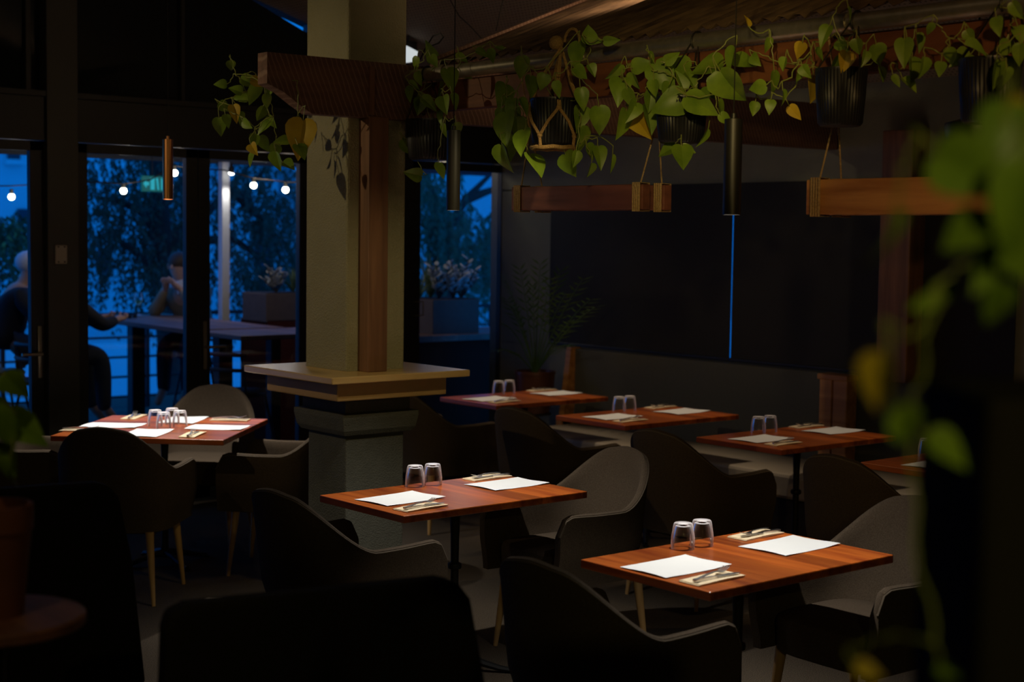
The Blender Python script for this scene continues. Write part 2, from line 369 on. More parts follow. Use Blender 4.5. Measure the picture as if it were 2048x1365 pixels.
# dark bulkhead panels and roller blinds in the clerestory (real slits of dusk sky are left between them)
def clerestory(xa, xb, za, top, name, lab):
    o = MB().prism([(xa, za), (xb, za), (xb, top(xb)), (xa, top(xa))], 'y', WY+.055, WY+.07).build(name, 'blind')
    return tag(o, lab, 'roller blind', 'dark roller blinds in the clerestory')
def toprake(x): return rake(x)-.005
def ctop(x):                                            # blind edge a little below the raked ceiling, crossing at one spot
    if x < 4.9: return rake(x)+.05
    return 3.355-.435*(x-5.3)
clerestory(-4, hx(66)-.012, 2.62, lambda x: rake(x)+.05, 'roller_blind', 'black roller blind drawn over the far left clerestory pane')
clerestory(hx(66)+.0, hx(370)-.004, 2.62, lambda x: rake(x)+.05, 'roller_blind', 'black roller blind over the clerestory pane above the double doors')
clerestory(hx(370)+.016, 6.45, 2.62, ctop, 'roller_blind', 'black roller blind with a slanting top edge beside the column')
clerestory(6.62, WX+.2, 2.62, lambda x: rake(x)+.05, 'roller_blind', 'black roller blind right of the column in the clerestory')
pane = MB().box((-4, WY+.028, 2.62), (WX+.2, WY+.034, 5.0)); o = struct('window_1', pane, 'pane', label='clerestory glass above the doors', cat='window')
struct('wall_front', MB().box((-4, WY, 0), (xs['postl']-2.2, WY+.1, 2.335)), 'darkwall', label='dark wall left of the glass doors, out of view', cat='wall')
# door leaves
def leaf(n, x0, x1, handle=None, side=1, lab=''):
    g = MB(); sw = .085
    g.box((x0, WY+.0, .02), (x0+sw, WY+.05, 2.33), .003); g.box((x1-sw, WY+.0, .02), (x1, WY+.05, 2.33), .003)
    g.box((x0, WY+.0, .02), (x1, WY+.05, .16), .003); g.box((x0, WY+.0, 2.27), (x1, WY+.05, 2.33), .003)
    d = struct('door_%d' % n, g, 'darkframe', label=lab, cat='door')
    struct('pane', MB().box((x0+sw, WY+.02, .16), (x1-sw, WY+.026, 2.27)), 'pane', d)
    if handle:
        h = MB(); h.box((handle-.013, WY-.014, .88), (handle+.013, WY, 1.20), .004)
        h.tube([(handle, WY-.014, 1.03), (handle, WY-.05, 1.03), (handle+side*.13, WY-.05, 1.03)], .010, 10)
        h.build('lever_handle', 'brass', d)
    return d
leaf(1, xs['postl']-1.05, xs['postl'], hx(77), -1, 'left glass door with a lever handle beside the thick post')
leaf(2, xs['postr'], hx(396), None, 1, 'glass door behind the copper pendant')
leaf(3, hx(396)+.004, xs['f2'], hx(409), 1, 'glass door with lever handle between the copper pendant and the column')
dd = leaf(4, xs['fl3'], xs['f3r'], None, 1, 'glass door right of the column with the planter behind it')
h = MB(); px = hx(834); h.tube([(px-.035, WY, 1.30), (px-.035, WY-.035, 1.30), (px+.035, WY-.035, 1.30), (px+.035, WY-.035, 1.20), (px-.035, WY-.035, 1.20), (px-.035, WY, 1.20)], .005, 8); h.build('pull_handle', 'brass', dd)
leaf(5, xs['postl']-2.2, xs['postl']-1.06, None, 1, 'glass door at the far left, mostly out of view')
t = thing('door_release_plate', 'cream plastic plate with corner screws on the thick post between doors', 'switch plate', (0, 0, 0))
a = atY(109, 490, WY-.06); b = atY(133, 528, WY-.06)
MB().box((a.x, WY-.075, b.z), (b.x, WY-.06, a.z), .006).build('plate', 'plastic', t)
q = MB()
for ix in (a.x+.018, b.x-.018):
    for iz in (a.z-.012, b.z+.012): MB().lathe([(.005, 0), (.005, .004), (0, .004)], 10, Matrix.Translation((ix, WY-.075, iz)) @ Matrix.Rotation(pi/2, 4, 'X')).build('screw', 'iron', t)

# bench wall, X = 7.38
bw = MB()
bw.box((WX, 6.0-10, 0), (WX+.14, WY+.1, .985))                       # below the sill
bw.box((WX, -4, 2.13), (WX+.14, WY+.1, 3.0))
bw.box((WX, 8.15, .98), (WX+.14, WY+.1, 2.14)); bw.box((WX, -4, .98), (WX+.14, 4.6, 2.14)); bw.box((WX, 5.19, .98), (WX+.14, 5.40, 2.14))
struct('wall_right', bw, 'wall', label='grey green wall above and below the blinds over the bench', cat='wall')
sl = MB().box((WX-.03, 4.6, .975), (WX+.1, 8.2, 1.0), .004); struct('trim_sill', sl, 'darkframe', label='thin dark sill under the black blinds', cat='sill')
struct('window_2', MB().box((WX+.10, 5.4, 1.0), (WX+.106, 8.15, 2.13)), 'pane', label='window glass behind the long black blinds', cat='window')
struct('window_3', MB().box((WX+.10, 4.6, 1.0), (WX+.106, 5.19, 2.13)), 'pane', label='narrow window glass right of the wooden post', cat='window')
def yat(px, py=560): return atX(px, py, WX-.02).y
gy = yat(1464)
def blind(y0, y1, lab):
    t = thing('roller_blind', lab, 'roller blind', (WX-.02, (y0+y1)/2, 1.0), 0, 'black roller blinds over the bench'); hw = abs(y1-y0)/2
    MB().box((-.002, -hw, .02), (.002, hw, 1.15)).build('blind_cloth', 'blind', t)
    MB().box((-.012, -hw, .0), (.012, hw, .022), .004).build('bottom_bar', 'blackmetal', t)
blind(gy+.006, yat(1100), 'wide black roller blind left of the blue slit above the bench')
blind(yat(1772), gy-.005, 'wide black roller blind between the blue slit and the wooden post')
blind(4.555, 5.20, 'narrow black roller blind right of the wooden post')
# wooden posts on the bench wall
t = MB().box((WX-.16, atX(1829, 600, WX-.1).y, .985), (WX-.0, atX(1768, 600, WX-.1).y, 2.42), .006)
struct('trim_wall_post', t, 'postwood', label='brown timber post standing on the bench back beside the blinds', cat='post')

# ---------------------------------------------------------------- column
CX0, CX1, CY0, CY1 = 3.915, 4.245, 5.885, 6.215
col_ = thing('column', 'square sage plaster column with a varnished ledge round its foot', 'column', ((CX0+CX1)/2, (CY0+CY1)/2, 0))
def loc(mb): return mb
hc = .165
MB().box((-hc, -hc, 1.14), (hc, hc+.03, 3.75), .012).build('shaft', 'plaster', col_)
pb = MB(); pb.box((-.165, -.165, 0), (.165, .165, .86), .008)
prof_ = [(.165, .845), (.19, .852), (.205, .875), (.215, .93), (.215, .952), (.185, .958), (.185, 1.03)]
pb.add([(sx*r, sy*r, z) for r, z in prof_ for sx, sy in ((-1, -1), (1, -1), (1, 1), (-1, 1))],
       [(j*4+i, j*4+(i+1) % 4, (j+1)*4+(i+1) % 4, (j+1)*4+i) for j in range(len(prof_)-1) for i in range(4)]+[(0, 1, 2, 3), tuple(4*(len(prof_)-1)+i for i in range(4))])
pb.build('pedestal', 'plaster2', col_)
MB().box((-.31, -.31, 1.03), (.31, .31, 1.118), .006).build('fascia', 'fascia', col_)
MB().box((-.39, -.39, 1.118), (.39, .39, 1.15), .005).build('ledge', 'ledge', col_)
MB().box((-.105, -.165-.085, 1.15), (.005, -.165, 2.33), .004).build('timber_post', 'postwood', col_)
MB().box((-.110, -.165-.10, 2.335), (-.085, -.165-.082, 2.555), .003).build('batten', 'postwood', col_)

# dark beam along X fixed to the column
bmx = MB(); by0, by1 = 5.805, 5.884
prof = [(3.44, 2.575), (3.44, 2.44), (3.52, 2.41), (3.60, 2.36), (3.67, 2.322), (WX, 2.335), (WX, 2.60)]
bmx.prism(prof, 'y', by0, by1)
struct('trim_beam', bmx, 'beamwood', label='rough sawn dark beam with a chamfered end fixed across the column', cat='beam')
# truss brace near the bench wall
tr = MB()
a = atY(1748, 190, 5.75); b = atY(1853, 262, 5.75)
tr.add([(a.x-.02, 5.79, a.z+.10), (a.x-.2, 5.79, a.z-.02), (WX, 5.79, 2.34), (WX, 5.79, 2.42), (a.x-.02, 5.87, a.z+.10), (a.x-.2, 5.87, a.z-.02), (WX, 5.87, 2.34), (WX, 5.87, 2.42)],
       [(0, 1, 2, 3), (7, 6, 5, 4), (0, 4, 5, 1), (1, 5, 6, 2), (2, 6, 7, 3), (3, 7, 4, 0)])
struct('trim_brace', tr, 'beamwood', label='dark diagonal timber brace above the beam near the bench wall', cat='brace')

# ---------------------------------------------------------------- little tin roof with gutter pipe
RX = 4.20
gt = thing('gutter_pipe', 'galvanised pipe running along the eave above the plants', 'pipe', (RX, 0, 2.525))
MB().tube([(0, y*.5, 0) for y in range(-4, 13)], .031, 18).build('pipe_run', 'pipe', gt)
cl = MB()
for y in (5.55, 4.6, 3.30, 2.62): MB().lathe([(.037, -.035), (.037, .035)], 18, Matrix.Translation((0, y, 0)) @ Matrix.Rotation(pi/2, 4, 'X')).build('pipe_collar', 'pipe', gt)
struct('trim_eave_beam', MB().box((RX+.045, -2.5, 2.36), (RX+.105, 5.80, 2.495), .004), 'redbeam', label='reddish timber beam right behind the gutter pipe', cat='beam')
rf = MB(); ny = 330; s = .40; vv = []; L0 = 2.05
for i in range(ny+1):
    y = -2.5+8.15*i/ny; z = .012*sin(2*pi*y/.076)
    for k, X in enumerate((0, L0*.33, L0*.66, L0)):
        vv.append((RX+.02+X, y, 2.575+X*s+z))
rf.add(vv, [(i*4+k, (i+1)*4+k, (i+1)*4+k+1, i*4+k+1) for i in range(ny) for k in range(3)], True)
o = struct('trim_tin_roof', rf, 'tin', label='rusted corrugated iron awning sloping up behind the gutter', cat='awning')
so = o.modifiers.new('thick', 'SOLIDIFY'); so.thickness = .004
struct('trim_verge', MB().prism([(RX+.02, 2.50), (RX+.02+1.75, 2.50+1.75*s), (RX+.02+1.75, 2.60+1.75*s), (RX+.02, 2.60)], 'y', 5.64, 5.67), 'beamwood', label='dark board along the end of the tin roof', cat='board')
# looping black cable above the tin roof and two wires from the ceiling
wr = MB()
wr.tube([atX(840, 120, 4.3), atX(850, 98, 4.3), atX(866, 72, 4.3), atX(881, 66, 4.3), atX(887, 74, 4.3), atX(878, 86, 4.3), atX(862, 92, 4.3)], .0035, 6)
o = tag(wr.build('cable', 'blackmetal'), 'looped black cable sticking up behind the column', 'cable')
for pts, lab in (([(896, -8), (918, 32), (940, 52), (962, 76)], 'thin black wire sagging from the ceiling left of the other wire'), ([(1008, -8), (1000, 25), (992, 62)], 'thin black wire hanging from the ceiling above the tin roof edge')):
    tag(MB().tube([atX(x, y, 4.9) for x, y in pts], .003, 6).build('wire', 'blackmetal'), lab, 'wire')

# ================================================================ TABLES
def make_table(name, lab, cx, cy, rz, sx, sy):
    t = thing(name, lab, 'table', (cx, cy, 0), rz)
    MB().box((-sx/2, -sy/2, .711), (sx/2, sy/2, .74), .004).build('tabletop', 'table', t)
    p = MB(); p.lathe([(.055, .700), (.055, .711), (0, .711)], 20); p.lathe([(.10, .695), (.10, .70), (.06, .70)], 4, rot=pi/4)
    p.lathe([(.019, .03), (.022, .06), (.019, .12), (.0165, .40), (.0165, .425), (.027, .43), (.029, .44), (.027, .45), (.0165, .455), (.0175, .56), (.022, .66), (.022, .70)], 20)
    p.build('pedestal', 'iron', t)
    b = MB()
    for k in range(4):
        R = Matrix.Rotation(k*pi/2+pi/4, 4, 'Z'); b.tube([(0, 0, .055), (.08, 0, .05), (.19, 0, .02), (.25, 0, .012)], [.022, .018, .013, .011], 8, R)
        b.lathe([(.018, 0), (.018, .008), (.01, .012)], 12, R @ Matrix.Translation((.25, 0, 0)))
    b.build('base_feet', 'iron', t); return t
TB = {
 1: (3.767, 7.418, radians(45), .905, .905, 'square dark red wood table in front of the glass doors, set for four', 'the square table by the glass doors'),
 2: (3.757, 4.846, .01, .94, .572, 'red wood table for two standing in front of the column', 'the table in front of the column'),
 3: (3.761, 3.316, 0, .90, .572, 'red wood table for two nearest the camera, front right', 'the front right table'),
 4: (6.395, 7.520, -.005, .95, .585, 'red wood table for two at the bench, next to the potted palm', 'the bench table next to the potted palm'),
 5: (6.365, 6.350, 0, .95, .585, 'red wood table for two at the bench, second from the palm', 'the second bench table from the palm'),
 6: (6.345, 5.205, 0, .95, .585, 'red wood table for two at the bench, third from the palm', 'the third bench table from the palm'),
 7: (6.335, 4.13, 0, .95, .585, 'red wood table for two at the bench, partly hidden by blurred leaves', 'the bench table hidden by blurred leaves')}
for k, v in TB.items(): make_table('dining_table', v[5], *v[:5])

# --- table setting pieces
def placemat():
    mb = MB(); nx, ny = 16, 10; vv = []; ff = []; L, W = .305, .203
    for s_ in (0, 1):
        for j in range(ny+1):
            for i in range(nx+1):
                x = L*(i/nx-.5); y = W*(j/ny-.5)
                z = .0006+.0045*sstep(.05, .15, abs(x))*(.5+.5*sin(3+22*y+6*x))+.0008*sin(40*x)*sin(30*y)*.5+s_*.0007
                vv.append((x, y, max(z, .0003)))
    N = (nx+1)*(ny+1)
    for j in range(ny):
        for i in range(nx):
            a = j*(nx+1)+i; ff.append((a, a+nx+1, a+nx+2, a+1)); ff.append((N+a, N+a+1, N+a+nx+2, N+a+nx+1))
    for i in range(nx): a = i; ff.append((a, a+1, N+a+1, N+a)); a = ny*(nx+1)+i; ff.append((a+1, a, N+a, N+a+1))
    for j in range(ny): a = j*(nx+1); ff.append((a+nx+1, a, N+a, N+a+nx+1)); a += nx; ff.append((a, a+nx+1, N+a+nx+1, N+a))
    mb.add(vv, ff, True); return mb
def napkin():
    mb = MB()
    for k, (ox, sx) in enumerate(((0, .215), (.003, .21))):
        vv = []; ff = []; nx, ny = 12, 4; W = .085
        for s_ in (0, 1):
            for j in range(ny+1):
                for i in range(nx+1):
                    x = sx*(i/nx-.5)+ox; y = W*(j/ny-.5)
                    vv.append((x, y, .0008+k*.003+s_*.002+.0012*sin(25*x+k)))
        N = (nx+1)*(ny+1)
        for j in range(ny):
            for i in range(nx):
                a = j*(nx+1)+i; ff.append((a, a+nx+1, a+nx+2, a+1)); ff.append((N+a, N+a+1, N+a+nx+2, N+a+nx+1))
        for i in range(nx): a = i; ff.append((a, a+1, N+a+1, N+a)); a = ny*(nx+1)+i; ff.append((a+1, a, N+a, N+a+1))
        for j in range(ny): a = j*(nx+1); ff.append((a+nx+1, a, N+a, N+a+nx+1)); a += nx; ff.append((a, a+nx+1, N+a+nx+1, N+a))
        mb.add(vv, ff, True)
    return mb
def ribbon(mb, pts):
    """flat bar: list of (x, y, z, half width, half thickness)"""
    vv = []
    for x, y, z, w_, h_ in pts: vv += [(x, y-w_, z-h_), (x, y+w_, z-h_), (x, y+w_, z+h_), (x, y-w_, z+h_)]
    n = len(pts); ff = [(0, 3, 2, 1), tuple(4*(n-1)+i for i in range(4))]
    for i in range(n-1):
        for k in range(4): l = (k+1) % 4; ff.append((4*i+k, 4*i+l, 4*i+4+l, 4*i+4+k))
    mb.add(vv, ff, True)
def fork():
    mb = MB(); ribbon(mb, [(-.095, 0, .004, .005, .0012), (-.09, 0, .004, .0075, .0014), (-.04, 0, .009, .004, .0013), (.02, 0, .011, .003, .0015), (.035, 0, .009, .005, .0012), (.048, 0, .006, .012, .001), (.058, 0, .006, .0125, .001)])
    for k in range(4): y = -.0105+.007*k; ribbon(mb, [(.057, y, .006, .0022, .001), (.075, y, .009, .0018, .0009), (.095, y, .016, .0012, .0007)])
    return mb
def knife():
    mb = MB(); ribbon(mb, [(-.10, 0, .004, .006, .0035), (-.095, 0, .004, .0075, .004), (-.03, 0, .004, .0065, .004), (-.01, 0, .004, .005, .003), (-.005, 0, .004, .009, .0008), (.06, 0, .004, .0095, .0007), (.085, 0, .004, .007, .0006), (.10, 0, .004, .002, .0005)])
    return mb
def tumbler():
    mb = MB(); R0, R1, H = .0405, .0315, .088
    out = [(R0*.985, 0), (R0, .002), (R0*.99, .030), (R0*.955, .036), (R0*.93, .045), (R1*1.04, H-.012), (R1, H-.003), (R1*.92, H)]
    ins = [(R1*.55, H-.002), (R1*.5, H-.009), (R1*.82, H-.010), (R1*.90, H-.018), (R0*.85, .045), (R0*.93, .028), (R0*.95, .002), (R0*.985, 0)]
    prof = out+ins; n = 36; vv = []; ff = []
    for j, (r, z) in enumerate(prof):
        for i in range(n):
            a = 2*pi*i/n; rr = r
            if j in (3, 4, 5): rr = r*(1+.04*abs(cos(6*a)))
            vv.append((rr*cos(a), rr*sin(a), z))
    for j in range(len(prof)-1):
        for i in range(n): k = (i+1) % n; ff.append((j*n+i, j*n+k, (j+1)*n+k, (j+1)*n+i))
    # thick foot closed across the axis
    ff.append(tuple(7*n+i for i in range(n))); ff.append(tuple(reversed([8*n+i for i in range(n)])))
    ff = [f for f in ff if not (len(f) == 4 and f[0]//n == 7 and f[3]//n == 8)]
    mb.add(vv, ff, True); return mb
PROTO = {}
MESH = {'placemat': (placemat().mesh('placemat'), 'paper'), 'napkin': (napkin().mesh('napkin'), 'napkin'), 'fork': (fork().mesh('fork'), 'steel'),
        'knife': (knife().mesh('knife'), 'steel'), 'water_tumbler': (tumbler().mesh('water_tumbler'), 'glass')}
for k, (me, mm) in MESH.items(): me.materials.append(MT[mm])
def put(kind, x, y, z, rz, lab, cat, group):
    o = bpy.data.objects.new(kind, MESH[kind][0]); COL.objects.link(o); o.location = (x, y, z); o.rotation_euler = (0, 0, rz); return tag(o, lab, cat, group)
def setting(k, cx, cy, ang, nx, ny, nang, flip, side, where):
    """a placemat at (cx,cy) plus folded napkin with crossed fork and knife"""
    T = .741
    put('placemat', cx, cy, T, ang, 'white paper placemat on the %s side of %s' % (side, where), 'placemat', 'white paper placemats')
    put('napkin', nx, ny, T, nang, 'folded kraft napkin on the %s side of %s' % (side, where), 'napkin', 'folded napkins')
    f = pi if flip else 0
    put('knife', nx+.008*cos(nang), ny-.014, T+.0065, nang+f+radians(-4), 'steel knife on the napkin, %s side of %s' % (side, where), 'knife', 'table knives')
    put('fork', nx, ny+.004, T+.009, nang+f+radians(11), 'steel fork crossing the knife, %s side of %s' % (side, where), 'fork', 'table forks')
rect = {2: ((-.263, .018, .09), (.31, .045, .03)), 3: ((-.28, .019, .01), (.276, .017, .04)), 4: ((-.28, .024, .06), (.32, .05, 0)),
        5: ((-.255, .04, .02), (.295, .007, .06)), 6: ((-.255, .034, .01), (.345, .031, -.01)), 7: ((-.25, .02, .05), (.31, .03, 0))}
napo = {2: ((-.315, -.189), (.345, .222)), 3: ((-.32, -.174), (.318, .205)), 4: ((-.31, -.165), (.36, .245)), 5: ((-.30, -.155), (.34, .235)), 6: ((-.30, -.155), (.37, .24)), 7: ((-.30, -.16), (.34, .235))}
glo = {2: ((-.036, .230), (.05, .222)), 3: ((-.055, .205), (.036, .203)), 4: ((-.03, .235), (.062, .235)), 5: ((-.01, .240), (.075, .236)), 6: ((-.062, .22), (.028, .215)), 7: ((-.05, .22), (.04, .22))}
for k in range(2, 8):
    cx, cy, rz, _, _, _, wh = TB[k]
    (ax, ay, aa), (bx_, by_, ba) = rect[k]; (n1x, n1y), (n2x, n2y) = napo[k]
    setting(k, cx+ax, cy+ay, aa, cx+n1x, cy+n1y, aa+.02, False, 'left', wh)
    setting(k, cx+bx_, cy+by_, ba, cx+n2x, cy+n2y, ba, True, 'right', wh)
    for (gx, gy_), sd in zip(glo[k], ('left', 'right')):
        put('water_tumbler', cx+gx, cy+gy_, .7405, random.random(), 'upturned tumbler, %s of the pair on %s' % (sd, wh), 'glass', 'upturned water tumblers')
cx, cy = TB[1][0], TB[1][1]; wh = TB[1][6]
for (ox, oy, an, nx, ny, na, fl, sd) in ((-.20, .20, -45, -.36, .10, -45, False, 'left'), (.215, -.19, -45, .03, -.36, 5, False, 'right'), (-.20, -.19, 45, .0, .0, 0, False, 'near'), (.215, .20, 45, .05, .47, 40, True, 'far')):
    T = .741
    put('placemat', cx+ox, cy+oy, T, radians(an), 'white paper placemat on the %s side of %s' % (sd, wh), 'placemat', 'white paper placemats')
for (nx, ny, na, sd) in ((-.43, .09, -45, 'left'), (.05, .47, 45, 'far left'), (-.04, -.39, 45, 'near'), (.43, .06, -45, 'right')):
    na = radians(na)
    put('napkin', cx+nx, cy+ny, T, na, 'folded kraft napkin on the %s side of %s' % (sd, wh), 'napkin', 'folded napkins')
    put('knife', cx+nx, cy+ny-.01, T+.0065, na, 'steel knife on the %s napkin of %s' % (sd, wh), 'knife', 'table knives')
    put('fork', cx+nx, cy+ny+.008, T+.009, na+.2, 'steel fork on the %s napkin of %s' % (sd, wh), 'fork', 'table forks')
for (gx, gy_, sd) in ((-.027, .055, 'left'), (-.038, -.065, 'front'), (.085, .078, 'back'), (.066, -.048, 'right')):
    put('water_tumbler', cx+gx, cy+gy_, .7405, random.random(), 'upturned tumbler, %s of the four on %s' % (sd, wh), 'glass', 'upturned water tumblers')

# ================================================================ TUB CHAIRS
def chair_path(hw=.288, xs_=-.03, depth=.225, xf=.285, n=22, ns=10):
    pts = []                                            # (x, y, nx, ny, s) from right front, round the back, to left front
    for i in range(ns): x = lerp(xf, xs_, i/ns); pts.append((x, -hw, 0, -1))
    for i in range(2*n+1):
        a = -pi/2-pi*i/(2*n); e = .82
        ca, sa = cos(a), sin(a)
        X = xs_+depth*math.copysign(abs(ca)**e, ca); Y = hw*math.copysign(abs(sa)**e, sa)
        pts.append((X, Y, ca, sa))
    for i in range(1, ns+1): x = lerp(xs_, xf, i/ns); pts.append((x, hw, 0, 1))
    return pts
def make_chair(lab):
    t = thing('tub_chair', lab, 'chair', (0, 0, 0), 0, 'grey upholstered tub chairs')
    P = chair_path(); n = len(P); S_ = [0]
    for i in range(1, n): S_.append(S_[-1]+math.hypot(P[i][0]-P[i-1][0], P[i][1]-P[i-1][1]))
    tot = S_[-1]; th = .036; nz = 9; vv = []; ff = []; rim = []
    def top(s):
        d = abs(s-tot/2)
        h_ = .868-.022*sstep(0, .18, d)-.196*sstep(.11, .41, d)+.006*sstep(.5, .7, d)
        e = min(s, tot-s)                               # rounded front corner of the arm
        if e < .075: h_ -= .075-math.sqrt(max(0, .075**2-(.075-e)**2))
        return h_
    rows = []
    for i, (x, y, nx, ny) in enumerate(P):
        h_ = top(S_[i]); lo = .345; ring = []
        bx = max(0, -(x+.03)/.225)
        def off(z): return (-.070*bx*max(0, (z-.42))/.43*1.0, 0)
        for k in range(nz+1):
            z = lerp(lo, h_-th/2, k/nz); o_ = off(z); tuck = .030*(1-sstep(.0, .16, z-lo))
            ring.append((x+o_[0]-nx*tuck, y+o_[1]-ny*tuck, z))
        for a in (45, 90, 135):
            o_ = off(h_); c_ = th/2
            ring.append((x+o_[0]-nx*(c_-c_*cos(radians(a))), y-ny*(c_-c_*cos(radians(a))), h_-th/2+c_*sin(radians(a))))
        for k in range(nz, -1, -1):
            z = lerp(lo, h_-th/2, k/nz); o_ = off(z); tuck = .030*(1-sstep(.0, .16, z-lo))
            ring.append((x+o_[0]-nx*(th+tuck), y+o_[1]-ny*(th+tuck), z))
        o_ = off(h_); rim.append((x+o_[0]-nx*.004, y-ny*.004, h_-.012))
        rows.append(ring)
    m_ = len(rows[0])
    for r in rows: vv += r
    for i in range(n-1):
        for k in range(m_): l = (k+1) % m_; ff.append((i*m_+k, i*m_+l, (i+1)*m_+l, (i+1)*m_+k))
    ff.append(tuple(range(m_))); ff.append(tuple(reversed([(n-1)*m_+k for k in range(m_)])))
    mb = MB(); mb.add(vv, ff, True); mb.build('shell', 'fabric', t)
    MB().tube(rim, .0042, 6).build('piping', 'fabric2', t)
    # seat cushion following the plan
    st = MB(); m2 = 40; vv = []; ff = []
    lv = [(.0, .335, .90), (0, .345, .97), (0, .44, .985), (0, .462, .96), (0, .472, .90), (0, .476, .55)]
    for _, z, sc_ in lv:
        for i in range(m2):
            a = 2*pi*i/m2; ca, sa = cos(a), sin(a); e = .45
            vv.append((.030+.232*sc_*math.copysign(abs(ca)**e, ca), .247*sc_*math.copysign(abs(sa)**e, sa), z))
    for j in range(len(lv)-1):
        for i in range(m2): k = (i+1) % m2; ff.append((j*m2+i, j*m2+k, (j+1)*m2+k, (j+1)*m2+i))
    ff.append(tuple(reversed(range(m2)))); ff.append(tuple((len(lv)-1)*m2+i for i in range(m2)))
    st.add(vv, ff, True); st.build('seat', 'fabric', t)
    for sx, sy in ((1, 1), (1, -1), (-1, 1), (-1, -1)):
        l = MB(); x0, y0 = .20*sx-.0, .20*sy; l.tube([(x0+.035*sx, y0+.03*sy, 0), (x0+.018*sx, y0+.015*sy, .17), (x0, y0, .35)], [.010, .016, .021], 14)
        l.build('leg', 'legwood', t)
    return t
CH = [
 (3.28, 6.90, 45, 'tub chair seen from behind in front of the square table by the doors'),
 (3.20, 7.85, -45, 'tub chair at the left side of the square table, half behind leaves'),
 (4.30, 7.98, -135, 'tub chair facing the camera on the far side of the square table'),
 (4.21, 6.93, 135, 'tub chair right of the square table, partly behind the column'),
 (3.13, 4.74, 4, 'tub chair seen from behind at the left end of the table by the column'),
 (4.36, 4.80, 176, 'tub chair facing left at the right end of the table by the column'),
 (3.12, 3.27, 2, 'tub chair seen from behind at the left end of the front right table'),
 (4.34, 3.24, 178, 'tub chair at the right end of the front right table'),
 (5.60, 7.42, 2, 'tub chair between the column and the bench table next to the palm'),
 (5.55, 6.28, 3, 'tub chair at the left end of the second bench table from the palm'),
 (5.52, 5.17, 2, 'tub chair at the left end of the third bench table from the palm'),
 (5.55, 4.10, 0, 'tub chair at the left end of the bench table hidden by blurred leaves')]
ch0 = None
for x, y, a, lab in CH:
    if ch0 is None: ch0 = make_chair(lab); ch0.location = (x, y, 0); ch0.rotation_euler = (0, 0, radians(a))
    else: dup(ch0, (x, y, 0), radians(a), lab)

# ================================================================ BENCH
bn = thing('banquette_bench', 'long pale seated banquette along the blinds wall behind four tables', 'bench', (6.72, 5.9, 0))
y0, y1 = -3.4, 2.12
MB().box((.02, y0, 0), (.62, y1, .30)).build('bench_base', 'darkwall', bn)
MB().box((-.02, y0, .31), (.56, y1, .455), .02).build('seat_cushion', 'bench', bn)
MB().box((.565, y0, .30), (.655, y1, .992), .008).build('back_panel', 'dado', bn)
e = MB(); e.prism([(.40, 0), (.50, 0), (.62, 1.0), (.53, 1.0)], 'y', y1+.0, y1+.05); e.box((.44, y1, 0), (.54, y1+.05, .5)); e.build('end_panel', 'board', bn)
t = MB(); ya = atX(1700, 790, WX-.17).y; yb = atX(1645, 790, WX-.17).y
t.box((WX-.20, ya, .46), (WX-.105, ya+(yb-ya)*.50, .965), .004); t.box((WX-.20, ya+(yb-ya)*.56, .46), (WX-.105, yb, .965), .004); t.box((WX-.215, ya-.01, .965), (WX-.10, yb+.01, .998), .006)
tag(t.build('bench_divider', 'board'), 'pair of upright brown planks with a cap dividing the bench', 'divider')

# ================================================================ PENDANTS
def pendant(px, py, d, mt, lab, energy, toppy, rad=.0275, top=3.4, ang=98, col=NEUT):
    p = at(px, py, d); h_ = (py-toppy)/F*d
    t = thing('pendant_light', lab, 'pendant light', p)
    q = MB(); q.lathe([(rad, 0), (rad, h_), (rad*.3, h_+.004), (rad*.3, h_+.02), (0, h_+.02)], 28)
    # open mouth: inner wall
    q = MB(); q.lathe([(rad-.003, .03), (rad-.003, 0), (rad, 0), (rad, h_), (rad*.3, h_+.003), (rad*.3, h_+.018), (.0, h_+.018)], 28)
    q.f = [f for f in q.f if len(f) == 4]; q.sm = q.sm[:len(q.f)]
    q.build('shade', mt, t)
    MB().lathe([(0, .004), (rad-.0035, .004), (rad-.0035, .006), (0, .006)], 24).build('lamp_disc', 'lamp', t)
    MB().tube([(0, 0, h_+.015), (0, 0, rake(p.x)-p.z)], .0022, 6).build('cord', 'blackmetal', t)
    sp = spot(p+Vector((0, 0, -.006)), p+Vector((0, 0, -1)), energy, col, ang, .7, .018); return t
pendant(336, 399, 8.1, 'copper', 'copper cylinder pendant hanging over the square table', 100, 280, .0275)
pendant(906, 421, 6.13, 'blackmetal', 'dark cylinder pendant hanging over the table by the column', 62, 262, .0275)
pendant(1463, 430, 4.96, 'blackmetal', 'dark cylinder pendant hanging over the front right table', 60, 240, .0295)

p = atY(825, 108, 8.3); t = thing('bright_patch', 'small white glowing panel high up just right of the column', 'lamp', p)  # glowing panel for a bright patch of unknown source; its mount is added
MB().prism([(-.035, -.06), (.035, -.045), (.045, .02), (-.045, .05)], 'y', 0, .03).build('glowing_face', emit('pale glowing face', (.75, .82, .85), .7), t)
MB().box((-.06, .03, -.03), (.06, .05, .09), .004).build('housing', 'blackmetal', t)
MB().tube([(0, .04, .08), (0, .04, rake(p.x)-p.z)], .008, 8).build('stem', 'blackmetal', t)
